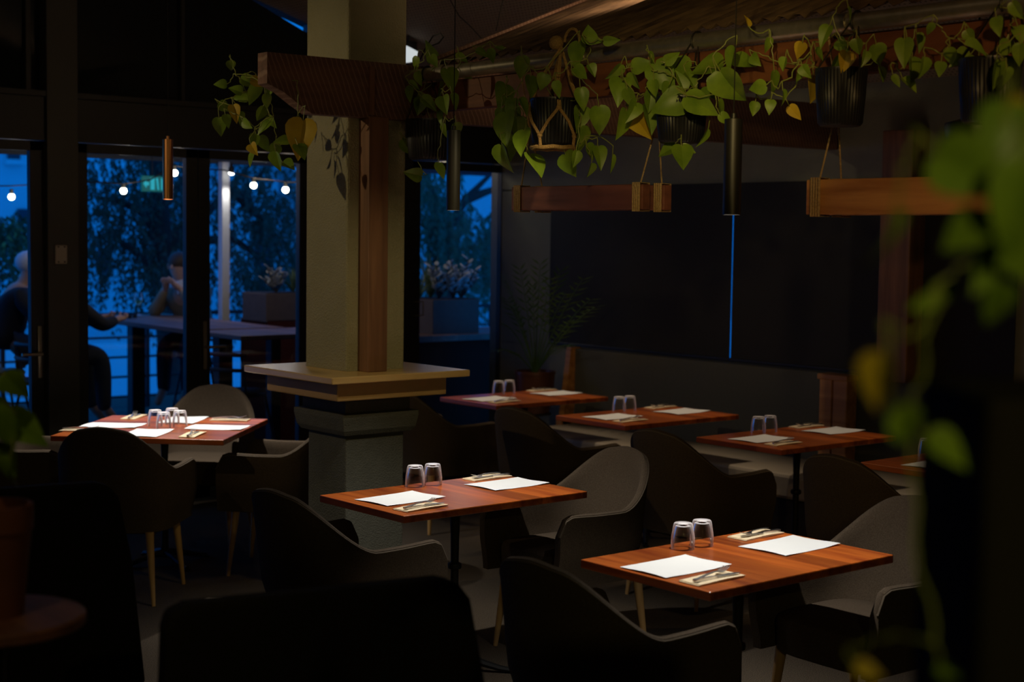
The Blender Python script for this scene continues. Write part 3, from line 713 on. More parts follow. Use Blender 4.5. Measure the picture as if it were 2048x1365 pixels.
# ================================================================ HANGING TIMBERS
def coil(mb, y, x0, x1, z0, z1, n=4, pitch=.011, r=.0052):
    for k in range(n):
        yy = y+k*pitch
        mb.tube([(x0-r, yy, z0-r), (x1+r, yy+.002, z0-r), (x1+r, yy+.004, z1+r), (x0-r, yy+.002, z1+r)], r, 6, closed=True)
def hanging(lab, ya, yb, xf, ztop, h_, m_, apexes, rz=0):
    t = thing('hanging_timber', lab, 'hanging timber', (0, 0, 0), 0, 'rope hung timbers under the gutter')
    for k, x in enumerate((xf, xf+.12)):
        MB().box((x, ya, ztop-h_), (x+.045, yb, ztop), .004).build('board', m_, t)
    for (ye, yap) in apexes:
        r = MB()
        for x in (xf, xf+.12):
            coil(r, ye, x, x+.045, ztop-h_, ztop)
            r.tube([(x+.02, ye+.02, ztop), (xf+.06, yap, ztop+.26)], .0035, 6)
        r.tube([(xf+.06, yap, ztop+.26), (RX, yap, 2.49)], .004, 6); r.build('rope', 'rope', t)
    return t
a = atX(1030, 377, 4.22); b = atX(1292, 376, 4.22)
hanging('dark red timber pair hung on ropes, left of the middle pendant', b.y, a.y, 4.20, 2.0, .100, 'board2', ((a.y-.062, a.y-.05), (b.y+.012, b.y-.02)))
a = atX(1620, 363, 4.22); b = atX(2075, 352, 4.22)
hanging('orange brown timber hung on ropes on the right behind blurred leaves', b.y, a.y, 4.20, 2.0, .122, 'board', ((a.y-.062, a.y-.08), (b.y+.02, b.y+.05)))

# ================================================================ POTHOS
def leaf_mesh(mb, base, tip, normal, wf=.75, fold=.25, droop=.15):
    base, tip = Vector(base), Vector(tip); ax = tip-base; L = ax.length; ax.normalize()
    nrm = Vector(normal); nrm = (nrm-ax*nrm.dot(ax)).normalized(); side = ax.cross(nrm)
    prof = [(-.08, .16), (-.05, .30), (.05, .43), (.2, .50), (.38, .46), (.58, .35), (.78, .19), (.92, .07), (1.0, .0)]
    vv = []; ff = []
    for u, wd in prof:
        uc = max(u, 0.0) if wd > .0 else u
        for k in (-1, -.5, 0, .5, 1):
            x = wd*wf*L*k; uu = u if abs(k) > .4 else uc
            d = -droop*L*(uu**2)+fold*abs(x)*(1 if abs(k) < .9 else .85)
            vv.append(base+ax*(uu*L)+side*x+nrm*d)
    for j in range(len(prof)-1):
        for k in range(4): ff.append((j*5+k, j*5+k+1, (j+1)*5+k+1, (j+1)*5+k))
    mb.add(vv, ff, True)
def wave(p, q, n=8, sag=.03, j=.01):
    p, q = Vector(p), Vector(q)
    return [p.lerp(q, i/n)+Vector((random.uniform(-j, j), random.uniform(-j, j), -sag*sin(pi*i/n)+random.uniform(-j, j)*.5)) if 0 < i < n else p.lerp(q, i/n) for i in range(n+1)]
def pothos(name, lab, leaves, root, plane, depth_jit=.07, group=None, pot=None, per=4, vr=.0022, extra=None, sizef=1.0):
    """leaves: (px, py, length px, tip angle deg clockwise from right, kind)"""
    t = thing(name, lab, 'plant', root, 0, group)
    G = MB(); Y = MB(); V = MB(); root = Vector(root)
    for m_ in (G, Y): m_.recalc = False
    nodes = []
    for (x, y, ln, an, kd) in leaves:
        dj = random.uniform(-depth_jit, depth_jit); c_ = plane(x, y, dj)
        dep = (c_-EYE).dot(_D); L = ln/F*dep*1.12*sizef; a = radians(an)
        dr = CR*cos(a)-CU*sin(a)+_D*random.uniform(-.6, .6); dr.normalize()
        nrm = -_D+CR*random.uniform(-1.1, 1.1)+Vector((0, 0, random.uniform(-.3, 1.1)))
        base = c_-dr*L*.5-root; tip = c_+dr*L*.5-root
        leaf_mesh(Y if kd == 'y' else G, base, tip, nrm, (.42 if kd == 'n' else random.uniform(.62, .92)), random.uniform(.15, .75), random.uniform(.0, .4))
        nodes.append((base, dr, L))
    # vines: chain leaves to nearby ones or to the root
    done = [Vector((0, 0, 0))]
    for base, dr, L in sorted(nodes, key=lambda q: q[0].length):
        j = base-dr*L*.35+Vector((0, 0, .012))
        k = min(done, key=lambda q: (q-j).length+.25*q.length)
        V.tube(wave(k, j, 7, random.uniform(-.02, .03), .006), vr, 5); V.tube(wave(j, base, 3, 0, .002), vr*.8, 5); done.append(j)
    if G.v: G.build('foliage', 'pothos', t)
    if Y.v: Y.build('yellow_leaves', 'pothosy', t)
    V.build('vines', 'vine', t)
    return t
def ribbed_pot(t, c_, r0, r1, h_, mt='blackpot', ribs=44):
    """c_ = local centre of rim; r0 rim radius, r1 base radius"""
    mb = MB(); n = ribs*4; prof = [(r1*.9, 0, 0), (r1, .01, 1), (lerp(r1, r0, .5)*1.01, h_*.5, 1), (r0, h_-.012, 1), (r0*1.02, h_-.008, 0), (r0*1.02, h_, 0), (r0*.93, h_, 0), (r0*.9, h_-.025, 0), (0.0, h_-.025, 0)]
    vv = []; ff = []
    for r, z, rb in prof:
        for i in range(n):
            a = 2*pi*i/n; rr = r*(1+(.018*cos(ribs*a) if rb else 0)); vv.append((c_[0]+rr*cos(a), c_[1]+rr*sin(a), c_[2]-h_+z))
    for j in range(len(prof)-1):
        for i in range(n): k = (i+1) % n; ff.append((j*n+i, j*n+k, (j+1)*n+k, (j+1)*n+i))
    ff.append(tuple(reversed(range(n)))); mb.add(vv, ff, True); return mb.build('pot', mt, t)
def plX(c): return lambda x, y, dj: atX(x, y, c+dj)
g = 'g'; y_ = 'y'; n_ = 'n'
P0 = [(462,133,20,90,g),(440,168,22,180,g),(480,195,32,170,g),(470,228,32,75,y_),(440,255,32,85,g),(455,243,24,70,g),(500,165,32,20,g),(508,192,42,100,g),(520,228,32,120,g),(495,250,24,40,g),(517,166,28,10,y_),(540,182,26,100,g),(562,283,30,170,g),(600,280,70,98,y_),(612,262,44,60,y_),(508,285,32,90,g),(505,318,40,100,g),(545,245,26,60,g),(530,290,34,60,g),(556,325,36,80,g),(578,332,30,30,g),(603,305,34,60,g),(480,240,26,80,g),(525,255,30,140,g),(548,305,28,100,g),(508,300,24,60,y_),(450,215,24,30,g),(470,180,24,200,g),(535,205,30,80,g)]
P1 = [(860,102,38,265,g),(868,123,26,60,g),(925,119,26,60,g),(967,107,26,20,g),(984,113,26,80,g),(997,96,18,200,g),(837,159,26,80,g),(830,172,24,30,g),(852,196,38,0,g),(890,174,52,100,g),(902,160,42,70,g),(860,209,36,40,g),(890,212,36,80,g),(793,214,18,60,g),(890,267,32,92,g),(914,260,26,80,g),(848,300,30,10,g),(815,297,36,60,g),(883,343,32,75,g),(824,348,34,190,g),(820,190,30,90,g),(870,150,30,120,g),(838,215,30,100,g),(812,235,24,80,g),(910,205,30,70,g),(830,130,28,110,g),(935,150,24,50,g),(880,235,28,100,g)]
P2 = [(1042,137,42,90,g),(1063,175,40,85,g),(1007,191,46,100,g),(1009,259,66,95,g),(1028,238,50,70,g),(1044,287,54,100,g),(1026,299,46,80,g),(1009,322,54,80,g),(1073,332,54,62,g),(1152,112,50,100,g),(1162,147,30,40,g),(1185,142,24,60,g),(1178,67,34,265,g),(1225,81,30,0,g),(1201,243,50,82,g),(1141,332,52,68,g),(1201,315,42,80,g),(1180,343,28,100,g),(1183,306,34,60,g),(1223,330,34,95,n_),(1160,285,54,90,g),(1020,215,40,110,g),(1035,260,44,85,g),(1160,240,46,95,g),(1165,200,40,80,g),(1050,215,34,60,g),(1190,80,30,20,g),(1150,320,30,100,g),(1000,235,30,100,g),(1115,180,30,80,g),(1085,165,30,110,g)]
P3 = [(1229,148,38,125,g),(1239,180,50,100,g),(1262,203,44,70,g),(1248,250,56,100,g),(1283,252,60,60,y_),(1299,242,54,80,g),(1285,129,38,345,g),(1305,121,30,60,g),(1328,158,66,62,g),(1307,178,30,90,g),(1354,130,48,190,g),(1360,158,38,250,g),(1412,137,60,165,g),(1463,125,52,100,g),(1463,178,74,55,g),(1490,122,44,20,g),(1336,209,62,160,g),(1406,213,66,30,g),(1436,170,38,60,g),(1443,224,42,70,g),(1365,317,52,90,g),(1332,302,34,160,g),(1377,302,28,10,g),(1410,277,38,110,n_),(1453,240,30,40,g),(1270,165,36,70,g),(1330,185,34,120,g),(1385,165,38,60,g),(1300,205,40,95,g),(1420,190,34,20,g),(1345,115,30,330,g),(1265,225,40,110,g)]
P4 = [(1537,93,34,90,g),(1511,122,30,60,g),(1551,168,50,82,g),(1513,176,40,170,g),(1567,197,34,80,g),(1508,219,30,100,g),(1540,214,30,100,g),(1591,227,38,50,y_),(1599,102,34,110,y_),(1647,72,48,120,g),(1687,93,38,60,g),(1690,125,44,100,y_),(1671,130,40,110,g),(1626,181,60,95,y_),(1612,145,30,60,g),(1700,32,34,70,g),(1730,118,34,100,g),(1757,112,48,70,g),(1494,40,26,260,y_),(1765,150,34,80,g),(1568,130,30,100,g),(1640,110,30,50,g),(1715,95,34,80,g),(1600,150,34,120,g)]
P5 = [(1808,107,64,95,g),(1824,141,64,95,g),(1837,88,44,80,g),(1848,137,44,90,g),(1821,171,44,50,g),(1794,163,30,60,g),(1901,115,40,80,g),(1920,118,54,155,g),(1990,152,66,90,g),(2014,155,40,80,g),(2038,112,50,90,g),(1995,54,46,90,g),(1955,99,54,20,g),(2035,24,46,60,g),(1880,140,34,100,g),(1940,75,34,60,g),(2010,100,44,110,g),(2040,70,40,80,g),(1860,60,30,100,g)]
PG = 'hanging pothos plants along the gutter'
# left bundle on the beam end
pothos('pothos_plant', 'pothos with one big yellow leaf trailing off the left end of the beam', P0, (3.58, 5.78, 2.46), plX(3.55), .10, PG)
def hang_pothos(lab, leaves, px0, px1, ytop, ybot, X=4.12, sizef=1.0, hangers=True, pot_h=None, mac=False):
    cpx = (px0+px1)/2; c_ = atX(cpx, ytop, X); dep = (c_-EYE).dot(_D); r = (px1-px0)/2/F*dep; h_ = (ybot-ytop)/F*dep
    t = pothos('hanging_pothos', lab, leaves, (c_.x, c_.y, c_.z), plX(X-.06), .09, PG, sizef=sizef)
    ribbed_pot(t, (0, 0, 0), r, r*.86, h_)
    MB().lathe([(0, -.022), (r*.9, -.022), (r*.9, -.02), (0, -.018)], 20).build('soil', 'soil', t)
    hk = MB(); zt = 2.56-c_.z
    if not mac:
        for a in (0.4, 2.5, 4.6): hk.tube([(r*.98*cos(a), r*.98*sin(a), -.006), (RX-c_.x, 0, zt)], .003, 6)
        hk.tube([(RX-c_.x+.035*cos(u), 0, zt-.035+.037*sin(u)) for u in [pi*k/8 for k in range(-2, 11)]], .004, 6)
        hk.build('hanger', 'blackmetal', t)
    else:
        R = .0068; rr = r*1.06
        top_ = (RX-c_.x-.05, 0, zt+.0)
        def knot(p): hk.ell(p, (.012, .012, .010), 8)
        cam_a = math.atan2(-EYE.y+0-c_.y, -c_.x)
        A = [cam_a+.15+k*2*pi/4 for k in range(4)]
        for a in A:
            k1 = (rr*cos(a), rr*sin(a), -h_*.22); hk.tube([top_, (rr*.6*cos(a-.05), rr*.6*sin(a-.05), lerp(0, zt, .35)), k1], R, 7)
            hk.tube([top_, (rr*.6*cos(a+.08), rr*.6*sin(a+.08), lerp(0, zt, .3)), (rr*cos(a+.05), rr*sin(a+.05), -h_*.22)], R*.8, 7); knot(k1)
            for sgn in (-1, 1):
                b_ = a+sgn*pi/4; k2 = (rr*.93*cos(b_), rr*.93*sin(b_), -h_*.80); hk.tube([k1, (rr*1.01*cos(a+sgn*pi/8), rr*1.01*sin(a+sgn*pi/8), -h_*.5), k2], R, 7); knot(k2)
        hk.tube([(rr*.87*cos(2*pi*k/16), rr*.87*sin(2*pi*k/16), -h_*1.03-.004*(k % 2)) for k in range(16)], R*1.3, 7, closed=True)
        for a in A:
            b_ = a+pi/4; hk.tube([(rr*.93*cos(b_), rr*.93*sin(b_), -h_*.80), (rr*.87*cos(b_), rr*.87*sin(b_), -h_*1.03)], R, 7)
        # wrapped hook loop over the pipe
        lp = MB(); hk.ell((top_[0]-.01, .02, zt+.02), (.028, .035, .03), 12)
        hk.tube([Vector((top_[0], -.02-.045*(1-cos(u)), zt+.02+.05*sin(u))) for u in [pi*1.3*k/10 for k in range(11)]], .006, 8)
        hk.tube([(top_[0], .03, zt+.02), (top_[0], .065, zt+.03)], .008, 7)
        hk.build('macrame_hanger', 'rope2', t)
    return t
hang_pothos('hanging pothos in a ribbed black pot right beside the column', P1, 812, 912, 240, 320, 4.22)
hang_pothos('hanging pothos in a black pot held by a knotted macrame hanger', P2, 1060, 1160, 198, 292, mac=True)
hang_pothos('bright green hanging pothos in a ribbed black pot over the left timber', P3, 1312, 1415, 195, 286)
hang_pothos('hanging pothos with yellowing leaves in a black pot over the right timber', P4, 1632, 1734, 138, 252, sizef=.85)
hang_pothos('hanging pothos in the large black pot at the upper right edge', P5, 1920, 2042, 118, 246, sizef=.82)
# black bowl shade hanging behind the rightmost pot
p = atX(1950, 300, 5.0); t = thing('bowl_pendant', 'black bowl shaped shade hanging behind the rightmost pot', 'pendant light', p)
rr = 62/F*((p-EYE).dot(_D))
MB().lathe([(rr*.72, 0), (rr*.95, .04), (rr, .08), (rr*.98, .10), (rr*.5, .115), (.02, .12), (.02, .16), (0, .16)], 36).build('shade', 'blackmetal', t)
MB().tube([(0, 0, .15), (0, 0, rake(5)-p.z)], .004, 6).build('cord', 'blackmetal', t)

# ================================================================ POTTED PALM in the corner
pc = atX(1070, 742, 7.05); rp = 40/F*((pc-EYE).dot(_D))
t = thing('potted_palm', 'dark potted palm in a brown pot in the corner beside the bench', 'plant', (pc.x, pc.y, 0))
MB().lathe([(rp*.75, pc.z-.30), (rp*.95, pc.z-.15), (rp, pc.z-.02), (rp*1.04, pc.z-.02), (rp*1.04, pc.z), (rp*.92, pc.z), (rp*.9, pc.z-.03), (0, pc.z-.03)], 32).build('pot', 'brownpot', t)
MB().lathe([(.10, 0), (.10, .02), (.02, .03), (.02, pc.z-.33), (.12, pc.z-.31), (.12, pc.z-.301), (0, pc.z-.301)], 20).build('stand', 'iron', t)
fr = MB(); st = MB(); fr.recalc = False
tips = [(1010,560),(1040,540),(1065,575),(1100,560),(1130,590),(1165,560),(1180,600),(1150,640),(1190,615),(1140,690),(1010,650),(1000,700),(1030,620),(1080,530),(1120,545),(1015,600)]
base = Vector((0, 0, pc.z-.03))
for k, (x, y) in enumerate(tips):
    tp = atX(x, y, 7.0+random.uniform(-.25, .15))-Vector((pc.x, pc.y, 0)); md = base.lerp(tp, .55)+Vector((0, 0, .10+.02*random.random()))
    pts = []
    for i in range(13):
        u = i/12; pts.append(base*(1-u)**2+md*2*u*(1-u)+tp*u*u)
    st.tube(pts, [lerp(.005, .0015, i/12) for i in range(13)], 6)
    for i in range(5, 13):
        dr = (pts[i]-pts[i-1]).normalized(); sd = dr.cross(Vector((0, 0, 1))).normalized()
        for s_ in (-1, 1):
            L = .11*(1-.4*abs(i-9)/6); d2 = (dr*.75+sd*s_*.8+Vector((0, 0, -.15+random.uniform(-.15, .15)))).normalized(); e_ = pts[i]+d2*L; wv = dr.cross(d2).cross(d2).normalized()*.006
            mdp = pts[i].lerp(e_, .4); fr.add([pts[i], mdp+wv, e_, mdp-wv, mdp+Vector((0, 0, .002))], [(0, 1, 4), (1, 2, 4), (2, 3, 4), (3, 0, 4)], False)
fr.build('fronds', 'palm', t); st.build('stems', 'palm', t)

# ================================================================ FOREGROUND
# dark high backed seats, out of focus
def high_seat(lab, pL, pR, d, k=1.02):
    a = at(*pL, d); b = at(*pR, d*k); a = a; mid = (a+b)/2; w_ = (Vector((b.x-a.x, b.y-a.y, 0))).length; zt = (a.z+b.z)/2
    rz = math.atan2(b.y-a.y, b.x-a.x)
    t = thing('high_backed_chair', lab, 'chair', (mid.x, mid.y, 0), rz, 'dark high backed chairs near the camera')
    bm_ = MB(); q_ = [(-w_/2-.02, .38), (w_/2+.09, .38), (w_/2+.05, zt-.25), (w_/2+.01, zt-.05), (w_/2-.02, zt-.012), (w_/2-.06, zt), (-w_/2+.05, zt), (-w_/2+.01, zt-.015), (-w_/2, zt-.05)]
    bm_.prism(q_, 'y', -.03, .04); bo_ = bm_.build('backrest', 'leather', t); bv_ = bo_.modifiers.new('bevel', 'BEVEL'); bv_.width = .014; bv_.segments = 3
    MB().box((-w_/2, .0, .36), (w_/2, .50, .48), .03, seg=3).build('seat', 'leather', t)
    for sx in (-1, 1):
        for yy in (0.02, .44): MB().tube([(sx*(w_/2-.04), yy, 0), (sx*(w_/2-.05), yy, .37)], [.013, .018], 10).build('leg', 'postwood', t)
    return t
high_seat('very dark high backed chair blurred along the bottom edge of the view', (325, 1215), (925, 1147), 3.1, 1.10)
high_seat('very dark high backed chair behind the terracotta pot, lower left', (-150, 990), (228, 958), 4.4, 1.06)
# terracotta pot with pothos on a small round table, lower left
pp = at(-12, 1008, 3.0); r = 76/F*3.0; hh = 225/F*3.0
tt = thing('round_side_table', 'small round wooden side table under the terracotta pot', 'table', (pp.x, pp.y-.0, 0))
zt = pp.z-hh
MB().lathe([(0, zt-.025), (.17, zt-.025), (.175, zt-.02), (.175, zt-.004), (.17, zt), (0, zt)], 40).build('tabletop', 'board2', tt)
MB().lathe([(.14, 0), (.14, .015), (.02, .03), (.018, zt-.03), (.06, zt-.025), (0, zt-.025)], 24).build('pedestal', 'iron', tt)
L0 = [(20,755,60,300,g),(50,862,95,25,g),(12,860,80,60,g),(18,925,70,80,g),(60,850,60,40,g),(-10,820,90,20,g),(35,775,60,50,g),(20,950,60,100,g)]
t = pothos('potted_pothos', 'pothos in a terracotta pot at the lower left edge', L0, (pp.x, pp.y, pp.z-.02), lambda x, y, dj: at(x, y, 2.95+dj), .06, vr=.003)
MB().lathe([(r*.72, -hh+.02), (r*.95, -.03), (r, -.03), (r, .02), (r*.9, .02), (r*.88, -.01), (0, -.01)], 32).build('pot', 'terracotta', t)
# tall black planter with pothos, right edge, very close to the camera
pl = at(2060, 640, 1.35); t = thing('tall_planter', 'tall black planter at the right edge of the view with blurred leaves', 'planter', (pl.x, pl.y, 0), radians(-40+0))
MB().box((-.065, -.09, 0), (.20, .12, 1.66), .012).build('planter_body', 'leather', t)
LR = [(2010,300,190,100,g),(1950,350,170,30,g),(2035,430,200,95,g),(1768,500,150,100,g),(1960,540,130,110,g),(1880,590,90,150,g),(1760,770,120,95,y_),(1815,860,120,50,g),(1905,905,110,30,g),(1990,620,120,80,g),(2030,260,120,60,y_),(1925,470,110,140,g),(1840,610,60,160,g),(1740,1345,60,20,y_),(2040,520,140,60,g),(1900,1345,50,40,g)]
pothos('pothos_plant', 'close blurred pothos vines along the right edge of the view', LR, at(2070, 330, 1.3), lambda x, y, dj: at(x, y, 1.22+dj), .06, vr=.0015, sizef=.85)

# ================================================================ OUTSIDE
struct('trim_deck', MB().box((-6, WY+.1, -.12), (9.5, 15.3, -.01)), 'decking', label='dark timber deck outside the doors', cat='deck')
sf = MB().box((-6, WY+.1, 2.43), (12, 11.75, 2.62)); sf.box((-6, 11.7, 2.38), (12, 11.8, 2.64)); struct('trim_soffit', sf, 'roofdark', label='dark roof over the deck outside', cat='roof')
# rendered house walls across the street
def house(lab, x0, x1, Y, z0, z1, wins, roof=True):
    t = thing('house', lab, 'building', ((x0+x1)/2, Y, z0)); ox, oz = (x0+x1)/2, z0
    MB().box((x0-ox, 0, 0), (x1-ox, 4, z1-oz)).build('wall', 'render', t)
    for (px0, py0, px1, py1) in wins:
        a = atY(px0, py0, Y); b = atY(px1, py1, Y)
        w_ = MB().box((a.x-ox, -.06, b.z-oz), (b.x-ox, .05, a.z-oz)).build('window', 'darkwin', t)
        MB().box((a.x-ox-.06, -.12, b.z-oz-.08), (b.x-ox+.06, .02, b.z-oz)).build('window_sill', 'render', w_)
    if roof: MB().box((x0-ox-.4, -.5, z1-oz), (x1-ox+.4, 4.4, z1-oz+.25)).build('roof', 'roofdark', t)
    return t
xa = lambda px: atY(px, 480, 24).x
house('pale blue lit rendered house seen through the left doors', 3.0, xa(318), 24, -5, 5.2, ((14, 288, 38, 320), (192, 500, 222, 548), (34, 418, 55, 450)))
house('pale rendered house behind the white post', xa(318)+1.3, xa(640), 25.5, -5, 3.1, ((510, 460, 545, 620),))
house('pale house beyond the planter, right of the column', xa(700), 40, 26, -6, 4.5, ((905, 290, 920, 340),))
lo = MB().box((-4, 20.5, -5.2), (40, 20.7, 0.15)); tag(lo.build('boundary_wall', 'render'), 'low pale boundary wall beyond the railing', 'wall')
gd = MB().box((-20, 15.3, -5.4), (50, 45, -5.2)); struct('ground', gd, 'roofdark', label='dark ground below the deck', cat='ground')
# railing
t = thing('deck_railing', 'dark railing with horizontal bars at the deck edge', 'railing', (5, 14.2, 0))
rl = MB()
for z in (.12, .32, .52, .72): rl.tube([(-4, 0, z), (7, 0, z)], .012, 8)
rl.build('bars', 'iron', t); MB().box((-4, -.03, .93), (7, .03, .97), .005).build('handrail', 'iron', t)
for k in range(8): MB().box((-4+1.5*k, -.02, 0), (-3.96+1.5*k, .02, .93)).build('baluster', 'iron', t)
# white post with lamp
p = atY(448, 500, 11.62); t = thing('deck_post', 'white square post lit from the top outside the right hand door', 'post', (p.x, 11.62, -.01))
MB().box((-.036, -.036, 0), (.036, .036, 2.40), .004).build('shaft', 'whitepaint', t)
l = thing('eave_lamp', 'small bright lamp under the eave at the top of the white post', 'lamp', (p.x+.005, 11.50, 2.30))
MB().lathe([(0, 0), (.022, 0), (.026, .03), (.015, .05), (.015, .08), (0, .08)], 16).build('housing', 'iron', l); MB().ell((0, 0, -.005), (.024, .024, .02), 12).build('bulb', 'bulb', l)
spot((p.x, 11.50, 2.27), (p.x, 11.60, 1.0), 9, (1, .9, .8), 80, .8, .02)
# festoon string
t = thing('festoon_lights', 'string of warm festoon bulbs hanging outside the doors', 'string lights', (5.5, 12, 2.2)); T0 = Vector((5.5, 12, 2.2))
bl = [(23, 394), (247, 382), (349, 346), (507, 371), (571, 380), (876, 328)]
P_ = [(-80, 372), (20, 372), (130, 366), (200, 365), (247, 368), (300, 360), (349, 332), (400, 338), (447, 340), (507, 357), (571, 364), (640, 366), (760, 340), (876, 312), (1000, 300)]
cb = MB(); cb.tube([at(x, y, 11.6)-T0 for x, y in P_], .005, 6); cb.build('cable', 'iron', t)
for x, y in bl:
    q = at(x, y, 11.6)-T0; b = MB(); b.ell(q, (.026, .026, .026), 14); bo = b.build('bulb', 'bulb', t)
    MB().lathe([(.014, .02), (.015, .055), (.008, .06), (0, .06)], 12, Matrix.Translation(q)).build('socket', 'iron', bo)
    l = bpy.data.lights.new('bulb_glow', 'POINT'); l.energy = 1.2; l.color = (1, .8, .55); l.shadow_soft_size = .03; lo_ = bpy.data.objects.new('bulb_glow', l); COL.objects.link(lo_); lo_.location = at(x, y, 11.6)+Vector((0, -.06, 0))
# reflection of a teal exit sign, built as a glowing panel outside
q = atY(306, 368, 11.5); t = thing('exit_sign_reflection', 'teal reflection of an exit sign with arrow and running figure, built as a panel outside the glass', 'sign', q)
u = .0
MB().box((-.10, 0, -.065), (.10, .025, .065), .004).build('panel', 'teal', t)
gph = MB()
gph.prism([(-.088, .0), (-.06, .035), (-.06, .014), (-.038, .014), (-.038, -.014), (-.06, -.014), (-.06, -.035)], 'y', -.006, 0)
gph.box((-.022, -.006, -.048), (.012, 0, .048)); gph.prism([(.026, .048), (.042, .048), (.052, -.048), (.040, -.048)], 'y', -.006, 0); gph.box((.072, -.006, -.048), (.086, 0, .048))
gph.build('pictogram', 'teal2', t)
MB().tube([(0, .012, .06), (0, .012, 2.435-q.z)], .005, 6).build('bracket', 'iron', t)  # added bracket, holds up the reflection panel
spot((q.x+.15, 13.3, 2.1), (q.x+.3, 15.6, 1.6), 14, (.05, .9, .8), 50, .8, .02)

# tree
def tree(lab, trunk, limbs, clusters, Yd, seed, leafc='treeleaf', nst=20, name='tree', ll=.078):
    random.seed(seed); t = thing(name, lab, 'tree', (trunk[0][0], trunk[0][1], trunk[0][2])); T0 = Vector(trunk[0])
    b = MB(); b.tube([Vector(p)-T0 for p in trunk], [lerp(.16, .09, i/(len(trunk)-1)) for i in range(len(trunk))], 10)
    for L in limbs: b.tube([Vector(p)-T0 for p in L], [lerp(.07, .02, i/(len(L)-1)) for i in range(len(L))], 8)
    b.build('branches', 'bark', t)
    f = MB(); f.recalc = False
    for (c_, R) in clusters:
        for k in range(nst):
            s0 = Vector(c_)-T0+Vector((random.gauss(0, R*.55), random.gauss(0, R*.5), random.gauss(0, R*.4)))
            dx, dy = random.uniform(-.5, .5), random.uniform(-.5, .5); Ls = random.uniform(.3, .75)
            for i in range(13):
                u_ = i/12; p_ = s0+Vector((dx*u_*.5, dy*u_*.5, -Ls*u_*u_-.1*u_))
                for s_ in (-1, 1):
                    d_ = Vector((random.uniform(-1, 1), random.uniform(-.6, .6), -.9)).normalized(); e_ = p_+d_*ll; wv = d_.cross(Vector((random.uniform(-1, 1), 1, .3))).normalized()*ll*.16
                    f.add([p_, p_.lerp(e_, .45)+wv, e_, p_.lerp(e_, .45)-wv], [(0, 1, 2, 3)], False)
    f.build('foliage', leafc, t); return t
TY = 16.0
def aT(x, y, Y=TY): return tuple(atY(x, y, Y))
cl = [(aT(x, y, TY+random.uniform(-.8, .8)), r) for x, y, r in
      [(190,320,.5),(240,335,.5),(300,330,.5),(350,350,.45),(200,400,.45),(215,440,.4),(190,480,.35),(285,390,.4),(330,440,.4),(360,400,.35),(300,460,.3),(325,500,.45),(360,480,.4),(300,540,.25),(345,540,.3),(455,360,.3),(500,340,.4),(560,340,.45),(590,380,.4),(540,400,.4),(590,450,.45),(550,470,.4),(500,440,.3),(590,520,.4),(540,530,.4),(480,520,.3),(490,570,.35),(550,580,.4),(60,440,.25),(20,450,.2),(30,470,.2)]]
gz = -5.2
tk = aT(322, 470)
tree('large drooping tree outside behind the deck, full of fine leaves', [(tk[0]+.3, TY, gz), (tk[0]+.2, TY, -1), tk, aT(318, 400), aT(312, 300)],
     [[aT(322, 560), aT(300, 530), aT(260, 495), aT(215, 470)], [aT(322, 470), aT(280, 420), aT(230, 400), aT(190, 395)], [aT(325, 540), aT(420, 480), aT(470, 480), aT(540, 530), aT(570, 580)],
      [aT(322, 500), aT(420, 420), aT(462, 372), aT(500, 330)], [aT(462, 372), aT(500, 420), aT(540, 450), aT(560, 520)], [aT(500, 420), aT(495, 380), aT(530, 340)], [aT(318, 420), aT(360, 370), aT(400, 300)]], cl, TY, 5)
cl2 = [(aT(x, y, 15+random.uniform(-.5, .5)), r) for x, y, r in [(860,340,.3),(870,400,.35),(890,440,.35),(860,460,.3),(930,450,.35),(970,470,.35),(990,440,.3),(930,500,.35),(870,520,.35),(980,520,.35),(850,380,.25),(1000,500,.3)]]
tk = aT(890, 560, 15)
tree('leafy blue green tree outside right of the column', [(tk[0], 15.6, gz), tk, aT(880, 420, 15)], [[aT(885, 480, 15), aT(930, 400, 15), aT(960, 370, 15), aT(1000, 330, 15)], [aT(930, 400, 15), aT(985, 380, 15), aT(1010, 420, 15)], [aT(880, 430, 15), aT(862, 380, 15), aT(850, 330, 15)]], cl2, 15, 9, 'shrub', 22, ll=.09)
random.seed(21)
